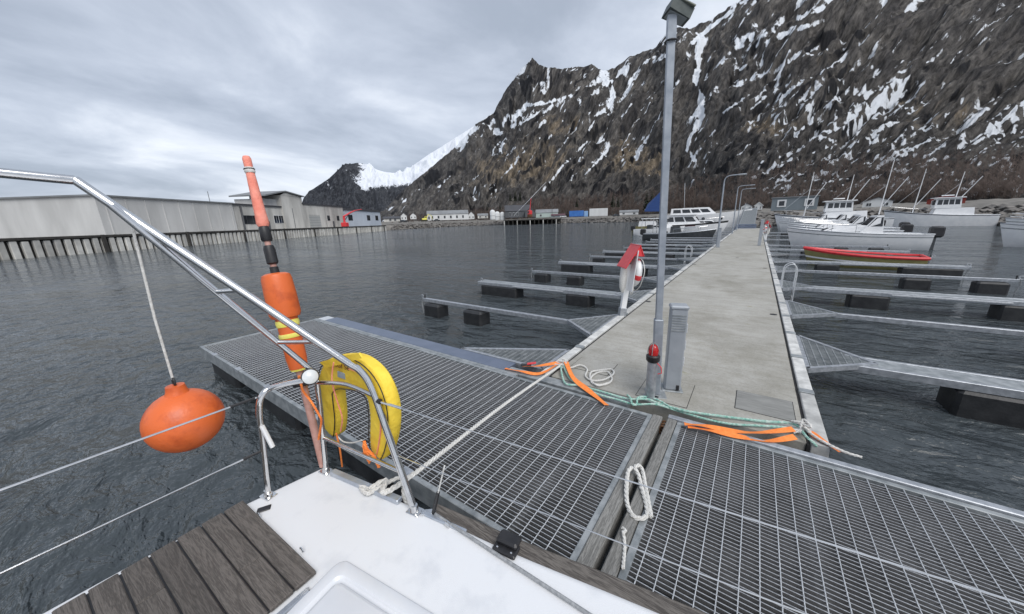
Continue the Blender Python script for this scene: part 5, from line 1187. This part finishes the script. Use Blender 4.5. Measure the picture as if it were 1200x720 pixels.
ex = thing('excavator', 'small yellow excavator parked left of the long white house', 'excavator', ond(498, 259.5, 235), R(60))
for yy in (-1.1, .6): MB().bevbox((-1.8, yy, 0), (1.8, yy+.5, .8), .25).build('track', m_black, ex)
MB().bevbox((-1.7, -1.1, .82), (1.3, 1.1, 1.9), .15).build('body', m_ytape, ex); cab_ = MB().bevbox((0, -1.05, 1.91), (1.2, -.05, 3.1), .1).build('cab', m_ytape, ex); MB().box((.1, -1.07, 2.2), (1.1, -1.056, 2.95)).build('window', m_glass, cab_)
mb = MB(); mb.tube([(1.0, .3, 1.6), (2.6, .3, 4.4), (4.6, .3, 3.4)], [.26, .24, .16], 6); mb.build('boom', m_ytape, ex); mb = MB(); mb.tube([(4.6, .3, 3.4), (4.9, .3, 1.0)], [.16, .12], 6); mb.build('arm', m_ytape, ex); MB().bevbox((4.4, -.2, .3), (5.2, .8, 1.0), .1).build('bucket', m_black, ex)

# ------------------------------------------------------------------ boats
def hull_mesh(L_, Bm, fb, sheer=.35, stern=.85, flare=.12, n=18, draft=.25):
    mb = MB(); vs = []; rows_ = []
    for i in range(n+1):
        s_ = i/n; x = -L_/2+L_*s_
        hb = Bm/2*(stern+(1-stern)*math.sin(min(1, s_/.45)*math.pi/2)) if s_ < .45 else Bm/2*max(0.015, 1-((s_-.45)/.55)**2.4)
        z = fb+sheer*s_**2.2
        sec_ = [(hb, z), (hb*1.0, z-.08), (hb*(1-flare*.5), z*.45), (hb*(1-flare*1.2), 0), (hb*.55, -draft)]
        xo = [0, 0, -.03*L_*s_**3, -.06*L_*s_**3, -.10*L_*s_**3]
        row = [(x+xo[k], -a, b) for k, (a, b) in enumerate(sec_)]+[(x+xo[4-k], a, b) for k, (a, b) in enumerate(reversed(sec_))]
        rows_.append(row); vs += row
    m = 10; fs = []
    for i in range(n):
        for k in range(m-1): fs.append((i*m+k, (i+1)*m+k, (i+1)*m+k+1, i*m+k+1))
    fs.append(tuple(range(m))); fs.append(tuple(reversed([n*m+k for k in range(m)])))
    mb.add(vs, fs); return mb, rows_
def deck_from(rows_, dz=-.03, inset=.0, a=0, b=None):
    mb = MB(); vs = []; rr_ = rows_[a:b]
    for r_ in rr_: p, q = r_[0], r_[-1]; vs += [(p[0], p[1]*(1-inset), p[2]+dz), (q[0], q[1]*(1-inset), q[2]+dz)]
    mb.add(vs, [(2*i, 2*i+2, 2*i+3, 2*i+1) for i in range(len(rr_)-1)]); return mb
def gunwale(rows_, r=.03):
    mb = MB(); mb.tube([Vector(q[0])+Vector((0, 0, .0)) for q in rows_]+[Vector(q[-1]) for q in reversed(rows_)], r, 6, True); return mb
def cabin(x0, x1, w0, w1, z0, h, rake=.35, rakeb=.1):
    mb = MB(); mb.add([(x0, -w0/2, z0), (x1, -w1/2, z0), (x1, w1/2, z0), (x0, w0/2, z0), (x0+rakeb, -w0*.44, z0+h), (x1-rake, -w1*.42, z0+h), (x1-rake, w1*.42, z0+h), (x0+rakeb, w0*.44, z0+h)], [(3,2,1,0),(4,5,6,7),(0,1,5,4),(1,2,6,5),(2,3,7,6),(3,0,4,7)]); return mb
def cabin_windows(t, x0, x1, w0, w1, z0, h, rake, rakeb, n=3, zl=.35, zh=.82):
    # panes set just outside the raked sides and the windscreen
    def P(s_, k, sd):
        xa, xb = x0+rakeb*k, x1-rake*k; ya, yb = w0/2*(1-.12*k), w1/2*(1-.16*k); return Vector((xa+(xb-xa)*s_, sd*(ya+(yb-ya)*s_+.012), z0+h*k))
    for sd in (-1, 1):
        for i in range(n):
            a, b = .06+.9*i/n, .06+.9*(i+1)/n-.04; q = [P(a, zl, sd), P(b, zl, sd), P(b, zh, sd), P(a, zh, sd)]; off = Vector((0, -sd*.02, 0))
            mb = MB(); mb.add(q+[p+off for p in q], [(0,1,2,3),(7,6,5,4),(0,4,5,1),(1,5,6,2),(2,6,7,3),(3,7,4,0)]); mb.build('window', m_glass, t)
    q = [Vector((x1-rake*zl+.015, -w1*.40, z0+h*zl)), Vector((x1-rake*zl+.015, w1*.40, z0+h*zl)), Vector((x1-rake*zh+.015, w1*.36, z0+h*zh)), Vector((x1-rake*zh+.015, -w1*.36, z0+h*zh))]
    mb = MB(); mb.add(q+[p+Vector((-.02, 0, 0)) for p in q], [(0,1,2,3),(7,6,5,4),(0,4,5,1),(1,5,6,2),(2,6,7,3),(3,7,4,0)]); mb.build('windscreen', m_glass, t)
def outboard(t, x, z, k=1.0):
    mo = MB(); mo.bevbox((x-.55*k, -.22*k, z+.25*k), (x-.02, .22*k, z+.85*k), .08*k); ob = mo.build('outboard_motor', m_black, t, True); MB().bevbox((x-.32*k, -.08*k, z-.6*k), (x-.12*k, .08*k, z+.26*k), .02).build('leg', m_darkhull, ob)
def railing(t, rows_, a, b, h=.55, mat=m_steel):
    for sd in (0, -1):
        pts = [Vector(rows_[i][sd])+Vector((0, 0, h)) for i in range(a, b)]; mb = MB(); mb.tube(pts, .02, 6); mb.build('bow_rail', mat, t)
        for i in range(a, b, 3): mb = MB(); mb.tube([Vector(rows_[i][sd]), Vector(rows_[i][sd])+Vector((0, 0, h))], .016, 6); mb.build('rail_post', mat, t)
def stripe(t, rows_, z0, z1, mat, nm='stripe'):
    for sd in (-1, 1):
        mb = MB(); vs = []
        for r_ in rows_:
            p = Vector(r_[0]) if sd < 0 else Vector(r_[-1]); q = Vector(r_[2]) if sd < 0 else Vector(r_[-3])
            for k in (z0, z1): a = p+(q-p)*k; vs.append(a+Vector((0, sd*.018, 0)))
        mb.add(vs, [(2*i, 2*i+2, 2*i+3, 2*i+1) for i in range(len(rows_)-1)]); mb.build(nm, mat, t)
def boat_thing(name, label, loc, rz, L_, Bm, fb, hmat, deckmat=m_whitepaint, cat='boat', **kw):
    t = thing(name, label, cat, loc, rz, 'boats moored along the pier'); hm, rows_ = hull_mesh(L_, Bm, fb, **kw); hm.build('hull', hmat, t, True); deck_from(rows_).build('deck', deckmat, t); return t, rows_
# left: dark open aluminium boat, bow to the pier
t, rw = boat_thing('open_motorboat', 'dark grey open motorboat with outboard left of the pier', (-7.0, 42.6, 0), 0, 7.2, 2.3, .75, m_darkhull, m_zincdull, sheer=.45); gunwale(rw, .05).build('gunwale', m_zinc, t, True); outboard(t, -3.6, .35, 1.1)
railing(t, rw, 8, 17, .45); stan_ = MB(); stan_.tube([(-2.6, -.9, .8), (-2.6, -.9, 2.2), (-2.6, .9, 2.2), (-2.6, .9, .8)], .035, 6); stan_.build('targa_bow', m_steel, t)
cabin(-.9, .3, .8, .8, .6, .95, .3, .05).build('steering_console', m_darkhull, t); MB().bevbox((-2.0, -.6, .5), (-1.3, .6, 1.0), .05).build('seat', m_black, t)
# cabin cruiser
t, rw = boat_thing('cabin_cruiser', 'white cabin cruiser with black and maroon stripe left of the pier', (-8.7, 60.5, 0), 0, 10.6, 3.3, 1.25, m_whitepaint, sheer=.55); stripe(t, rw, .0, .28, m_black); stripe(t, rw[2:12], .28, .42, m_maroon)
cabin(-3.6, 2.0, 2.6, 2.1, 1.25, 1.5, 1.3, .1).build('cabin', m_whitepaint, t, False); cabin_windows(t, -3.6, 2.0, 2.6, 2.1, 1.25, 1.5, 1.3, .1, 3); cabin(1.0, 3.9, 1.9, 1.0, 1.45, .45, .8, .0).build('coachroof', m_whitepaint, t); railing(t, rw, 9, 18, .6)
cabin_windows(t, 1.0, 3.9, 1.9, 1.0, 1.45, .45, .8, .0, 2, .25, .75); MB().bevbox((-3.9, -1.25, 2.76), (1.0, 1.25, 2.86), .04).build('hardtop', m_whitepaint, t)
# smaller hardtop boat left of it
t, rw = boat_thing('hardtop_boat', 'white hardtop boat partly behind the lamp post', (-11.6, 54.0, 0), 0, 6.8, 2.4, .9, m_whitepaint, sheer=.4); outboard(t, -3.4, .4, 1.2)
MB().bevbox((-2.4, -1.05, 2.35), (1.1, 1.05, 2.45), .04).build('hardtop', m_whitepaint, t)
for xx in (-2.2, -.6, .9):
    for yy in (-.98, .98): mb = MB(); mb.tube([(xx, yy, .9), (xx, yy*.95, 2.36)], .035, 6); mb.build('hardtop_post', m_steel, t)
cabin(.2, 2.0, 1.7, 1.2, .95, .6, .6).build('cuddy', m_whitepaint, t); MB().bevbox((-1.6, -.7, .85), (-1.0, .7, 1.5), .08).build('seat', m_darkhull, t)
# large white motor yacht behind
t, rw = boat_thing('motor_yacht', 'big white yacht with round port lights beyond the cruiser', (-9.5, 86.0, 0), R(4), 17.0, 4.4, 2.6, m_whitepaint, sheer=1.0); cabin(-6.5, 2.5, 3.6, 2.8, 2.7, 1.5, 1.6).build('saloon', m_whitepaint, t); cabin_windows(t, -6.5, 2.5, 3.6, 2.8, 2.7, 1.5, 1.6, .1, 4)
for xx in (-3.5, 0, 3.2): mb = MB(); mb.lathe([(.32, -.02), (.32, .05)], 14, Matrix.Translation((xx, -2.14 if xx < 3 else -1.86, 1.9)) @ Matrix.Rotation(R(90), 4, 'X')); mb.build('port_light', m_glass, t)
mb = MB(); mb.tube([(-4, 0, 4.2), (-4.3, 0, 9.5)], .05, 6); mb.build('mast', m_steel, t)
# boat with blue tarpaulin tent on its boom
t, rw = boat_thing('tarpaulin_boat', 'small moored boat under a steep blue tarpaulin, left of the lamp post', (-15.2, 66.0, 0), R(0), 7.0, 2.4, 1.0, m_olive, m_teak, sheer=.5)
z_hi, z_lo = 7.0, 3.6
tp_ = MB(); tp_.add([(1.0, -.15, z_hi), (1.0, .15, z_hi), (-1.5, -.9, z_lo), (-1.5, .9, z_lo), (1.6, -1.0, z_lo-.1), (1.6, 1.0, z_lo-.1), (-1.2, 0, z_hi-2.1)], [(0, 2, 4), (1, 5, 3), (0, 1, 6), (0, 6, 2), (1, 3, 6), (2, 6, 3), (0, 4, 5, 1), (2, 3, 5, 4)]); tp_.build('tarpaulin', m_blue, t)
mb = MB(); mb.tube([(1.7, 0, .9), (1.7, 0, 7.8)], .06, 8); mb.build('mast', m_whitepaint, t); mb = MB(); mb.tube([(1.7, 0, 7.2), (-1.7, 0, 3.9)], .03, 6); mb.build('sprit', m_whitepaint, t); cabin(-2.4, .6, 1.7, 1.5, 1.0, .9, .4).build('cuddy', m_whitepaint, t)
# right: red-rimmed dinghy
t, rw = boat_thing('rowing_boat', 'olive open boat with red gunwale right of the pier', (4.3, 23.4, 0), R(174), 4.2, 1.75, .55, m_olive, m_teak, sheer=.32); gunwale(rw, .075).build('gunwale', m_red, t, True); stripe(t, rw, .0, .22, m_red)
stripe(t, rw, .8, .98, m_whitepaint, 'boot_stripe')
for xx in (-1.2, .2): MB().bevbox((xx, -.8, .5), (xx+.25, .8, .56), .01).build('thwart', m_teak, t)
# two white motorboats, bows to the pier
def motorboat(label, loc, L_, rz, win_=True):
    t, rw = boat_thing('white_motorboat', label, loc, rz, L_, 2.5, 1.05, m_whitepaint, sheer=.5, flare=.2); gunwale(rw, .04).build('rub_rail', m_zinc, t, True); cabin(-.8, 2.0, 2.0, 1.3, 1.1, .55, 1.0).build('coachroof', m_whitepaint, t); cabin_windows(t, -.8, 2.0, 2.0, 1.3, 1.1, .55, 1.0, .1, 1, .2, .7)
    cabin(-1.4, -.2, 2.0, 2.0, 1.1, 1.2, .8).build('windshield_frame', m_whitepaint, t); cabin_windows(t, -1.4, -.2, 2.0, 2.0, 1.1, 1.2, .8, .1, 1, .4, .9); railing(t, rw, 9, 18, .5); outboard(t, -L_/2, .5, 1.2); stripe(t, rw, .32, .40, m_zincdull)
motorboat('nearer white motorboat right of the pier, above the red-rimmed boat', (5.7, 34.6, 0), 7.4, R(180))
motorboat('farther white motorboat right of the pier, in front of the fishing boat', (6.7, 46.5, 0), 8.0, R(179))
motorboat('third white motorboat right of the pier, between motorboats and fishing boat', (7.4, 58.0, 0), 8.4, R(181))
motorboat('white motorboat right of the pier, between the two nearer motorboats', (5.9, 40.4, 0), 7.0, R(178)); motorboat('white motorboat right of the pier end beside the fishing boat', (6.4, 64.0, 0), 7.6, R(180))
# fishing boats
def fishing(label, loc, rz, L_, hm, masts=2):
    t, rw = boat_thing('fishing_boat', label, loc, rz, L_, L_*.30, 1.5, hm, sheer=1.0, cat='fishing boat'); stripe(t, rw, .0, .12, m_darkhull); cabin(-L_*.30, L_*.06, L_*.22, L_*.20, 1.5, 1.1).build('deckhouse', m_whitepaint, t); cabin(-L_*.18, L_*.05, L_*.19, L_*.18, 2.6, 1.4, .1, .1).build('wheelhouse', m_whitepaint, t); cabin_windows(t, -L_*.18, L_*.05, L_*.19, L_*.18, 2.6, 1.4, .1, .1, 4, .35, .85); MB().bevbox((-L_*.2, -L_*.105, 4.0), (L_*.07, L_*.105, 4.12), .03).build('wheelhouse_roof', m_whitepaint, t); gunwale(rw, .06).build('gunwale', m_zinc, t, True); railing(t, rw, 10, 18, .7)
    for k in range(masts):
        x = (-L_*.12, L_*.22, -L_*.4)[k]; mb = MB(); mb.tube([(x, 0, 2.0), (x-.3, 0, 7.6+k*.8)], [.07, .035], 6); mb.build('mast', m_whitepaint, t); mb = MB(); mb.tube([(x-.2, 0, 6.0), (x+L_*.2, .4, 3.0)], .018, 5); mb.build('stay', m_steel, t); mb = MB(); mb.tube([(x-.2, 0, 3.2), (x-1.9, .5, 6.8)], .05, 6); mb.build('derrick', m_whitepaint, t)
    mb = MB(); mb.tube([(-L_*.06-.6, 0, 4.4), (-L_*.06+.6, 0, 4.4)], .08, 6); mb.build('radar', m_whitepaint, t)
fishing('white fishing boat with wheelhouse windows and raked masts right of gangway', (8.7, 70.0, 0), R(178), 13.0, m_whitepaint, 3)
fishing('second white fishing boat behind, further right', (22.0, 80.0, 0), R(175), 11.0, m_whitepaint, 2)
fishing('dark-hulled fishing boat at the right shore', (33.0, 66.0, 0), R(182), 12.0, m_darkhull, 2)
motorboat('white motorboat far right among the mooring fingers', (17.0, 38.0, 0), 7.0, R(176)); motorboat('lone white motorboat moored outside the right fingers', (23.0, 54.0, 0), 7.6, R(183))

# ------------------------------------------------------------------ gangway to the shore
gw = thing('gangway', 'grey ramped gangway with handrails from the pier end to the shore', 'gangway', (-1.25, 63.5, PZ))
for k, (y, z, yl) in enumerate(((0, .06, 2.2), (2.3, .28, 2.0), (4.4, .5, 1.8))): MB().bevbox((-1.5, y, z-.2), (1.3, y+yl, z), .02).build('landing_plate', m_plate, gw)
Mg = Matrix.Translation((0, 6.2, .5)) @ Matrix.Rotation(R(8.0), 4, 'X')
MB().bevbox((-1.1, 0, -.12), (1.1, 20, 0), .02, Mg).build('ramp_deck', m_zincdull, gw)
for k in range(24): MB().box((-1.0, .4+k*.8, .002), (1.0, .46+k*.8, .03), Mg).build('tread_cleat', m_darkhull, gw)
for s_ in (-1.08, 1.08):
    mb = MB(); mb.tube([Mg @ Vector((s_, 0, 1.05)), Mg @ Vector((s_, 20, 1.05))], .035, 6); mb.build('handrail', m_zinc, gw)
    for k in range(11): mb = MB(); mb.tube([Mg @ Vector((s_, k*2, 0)), Mg @ Vector((s_, k*2, 1.05))], .025, 6); mb.build('rail_post', m_zinc, gw)
# ------------------------------------------------------------------ trees
m_conif = pmat('conifer_needles', (.010, .016, .009), (.028, .038, .02), 1.2, .9); m_bark = pmat('bark', (.05, .04, .03), (.09, .075, .06), 2, .9); m_twig = pmat('bare_birch_twigs', (.055, .040, .034), (.125, .095, .082), .12, .95)
def conifer(p, h, label):
    t = thing('spruce_tree', label, 'tree', p, random.uniform(0, 6), 'spruces at the foot of the mountain'); mb = MB(); mb.tube([(0, 0, -.5), (0, 0, h*.95)], [h*.02, h*.004], 6); mb.build('trunk', m_bark, t)
    cw = MB(); n = 26
    for i in range(n):
        s_ = i/(n-1); z = h*(.08+.9*s_); r_ = h*.20*(1-s_)**.8+.1
        for k in range(9):
            a = random.uniform(0, 6.283); rr_ = r_*random.uniform(.6, 1.15); d_ = Vector((math.cos(a), math.sin(a), 0)); sd = Vector((-d_.y, d_.x, 0))*rr_*.28
            b_ = Vector((0, 0, z)); cw.add([b_, b_+d_*rr_*.6+sd+Vector((0, 0, -rr_*.15)), b_+d_*rr_+Vector((0, 0, -rr_*.45)), b_+d_*rr_*.6-sd+Vector((0, 0, -rr_*.2))], [(0, 1, 2, 3)])
    cw.build('crown', m_conif, t)
for i, (u, vb, vt, dist, lab) in enumerate([(604, 236, 221, 330, 'largest dark spruce on the slope above the jetty'), (598, 236, 224, 332, 'dark spruce just left of the largest slope spruce'), (609.5, 236, 223, 331, 'dark spruce just right of the largest slope spruce'), (586, 246, 238, 322, 'low dark spruce above the white tanks'), (571, 247, 240, 326, 'lonely low spruce left of the tanks'), (718, 243, 225, 285, 'tall spruce behind the white container stack'), (724, 243, 229, 285, 'shorter spruce right of the container spruce'), (757, 246, 222, 235, 'tall dark spruce left of the blue tarpaulin'), (763, 246, 220, 236, 'taller twin spruce behind the blue tarpaulin'), (768, 246, 226, 234, 'small spruce right behind the blue tarpaulin'), (676, 243, 231, 292, 'thin spruce above the blue container'), (920, 240, 226, 160, 'dark spruce above the grey-blue hut'), (1000, 238, 214, 165, 'dark spruce on the right shore'), (1070, 236, 216, 165, 'second dark spruce on the right shore')]):
    p = ond(u, vb, dist); h = (ond(u, vt, dist)-p).z; conifer(p, h, lab)
# bare birch belt at the foot of the slope: one mass of thin stems and twigs
bw = MB()
def bare_tree(p, h):
    a = random.uniform(0, 6.283); q = Vector(p); top = q+Vector((random.uniform(-.1, .1)*h, random.uniform(-.1, .1)*h, h)); w_ = h*.022; sd = Vector((math.cos(YAW), math.sin(YAW), 0))*w_
    bw.add([q-sd, q+sd, top+sd*.2, top-sd*.2], [(0, 1, 2, 3)])
    for k in range(11):
        s_ = random.uniform(.2, .92); b_ = q+(top-q)*s_; l_ = h*(1-s_*.7)*random.uniform(.25, .5); an = random.uniform(0, 6.283); d_ = Vector((math.cos(an)*.75, math.sin(an)*.75, random.uniform(.4, 1.0))).normalized()*l_; ww = Vector((math.cos(YAW), math.sin(YAW), .3))*w_*.9
        bw.add([b_-ww*.5, b_+ww*.5, b_+d_], [(0, 1, 2)])
        for j in range(2):
            d2 = (d_+Vector((random.uniform(-1, 1), random.uniform(-1, 1), random.uniform(0, .8)))*l_*.5)*.7; b2 = b_+d_*random.uniform(.3, .8); bw.add([b2-ww*.4, b2+ww*.4, b2+d2], [(0, 1, 2)])
for i in range(3600):
    u = random.uniform(455, 1190)
    ph = math.atan2(ray(u, 250).x, ray(u, 250).y); b_ = float(np.interp(ph, kph, kB)); ext = random.random()**1.6
    r_ = b_+4+ext*(55 if u > 620 else 30)
    s_ = (r_-b_)/(float(np.interp(ph, kph, kR))-b_); ter = float(np.interp(ph, sph, ste))*float(np.interp(ph, kph, kR))
    if random.random() > smooth_step(440, 640, np.array(u))*.8+.2: continue
    z = 3.2+max(0, ter-3.6)*max(0, s_)**1.22; bare_tree((r_*math.sin(ph), r_*math.cos(ph), z-.5), random.uniform(6.5, 11)*(.5 if u > 830 else .8 if u > 740 else 1))
o = bw.build('bare_birch_wood', m_twig); kind(o, 'stuff'); o['label'] = 'bare brown birch wood along the foot of the mountain'
# utility poles on the far shore
for u, vb, vt, dist, lab in ((525-0, 252, 232, 300, 'thin pole behind the long white house'), (647, 252, 232, 260, 'thin wooden pole behind the turquoise boathouse'), (718.5, 250, 224, 262, 'tall thin pole behind the white containers'), (812, 246, 216, 140, 'tall wooden mast pole with stays right of the lamp post')):
    p = ond(u, vb, dist); h = (ond(u, vt, dist)-p).z; t = thing('utility_pole', lab, 'pole', p); mb = MB(); mb.tube([(0, 0, -2), (0, 0, h)], [.16, .10], 6); mb.build('mast', m_bark, t); MB().bevbox((-.9, -.06, h-.7), (.9, .06, h-.55), .02).build('crossarm', m_bark, t)
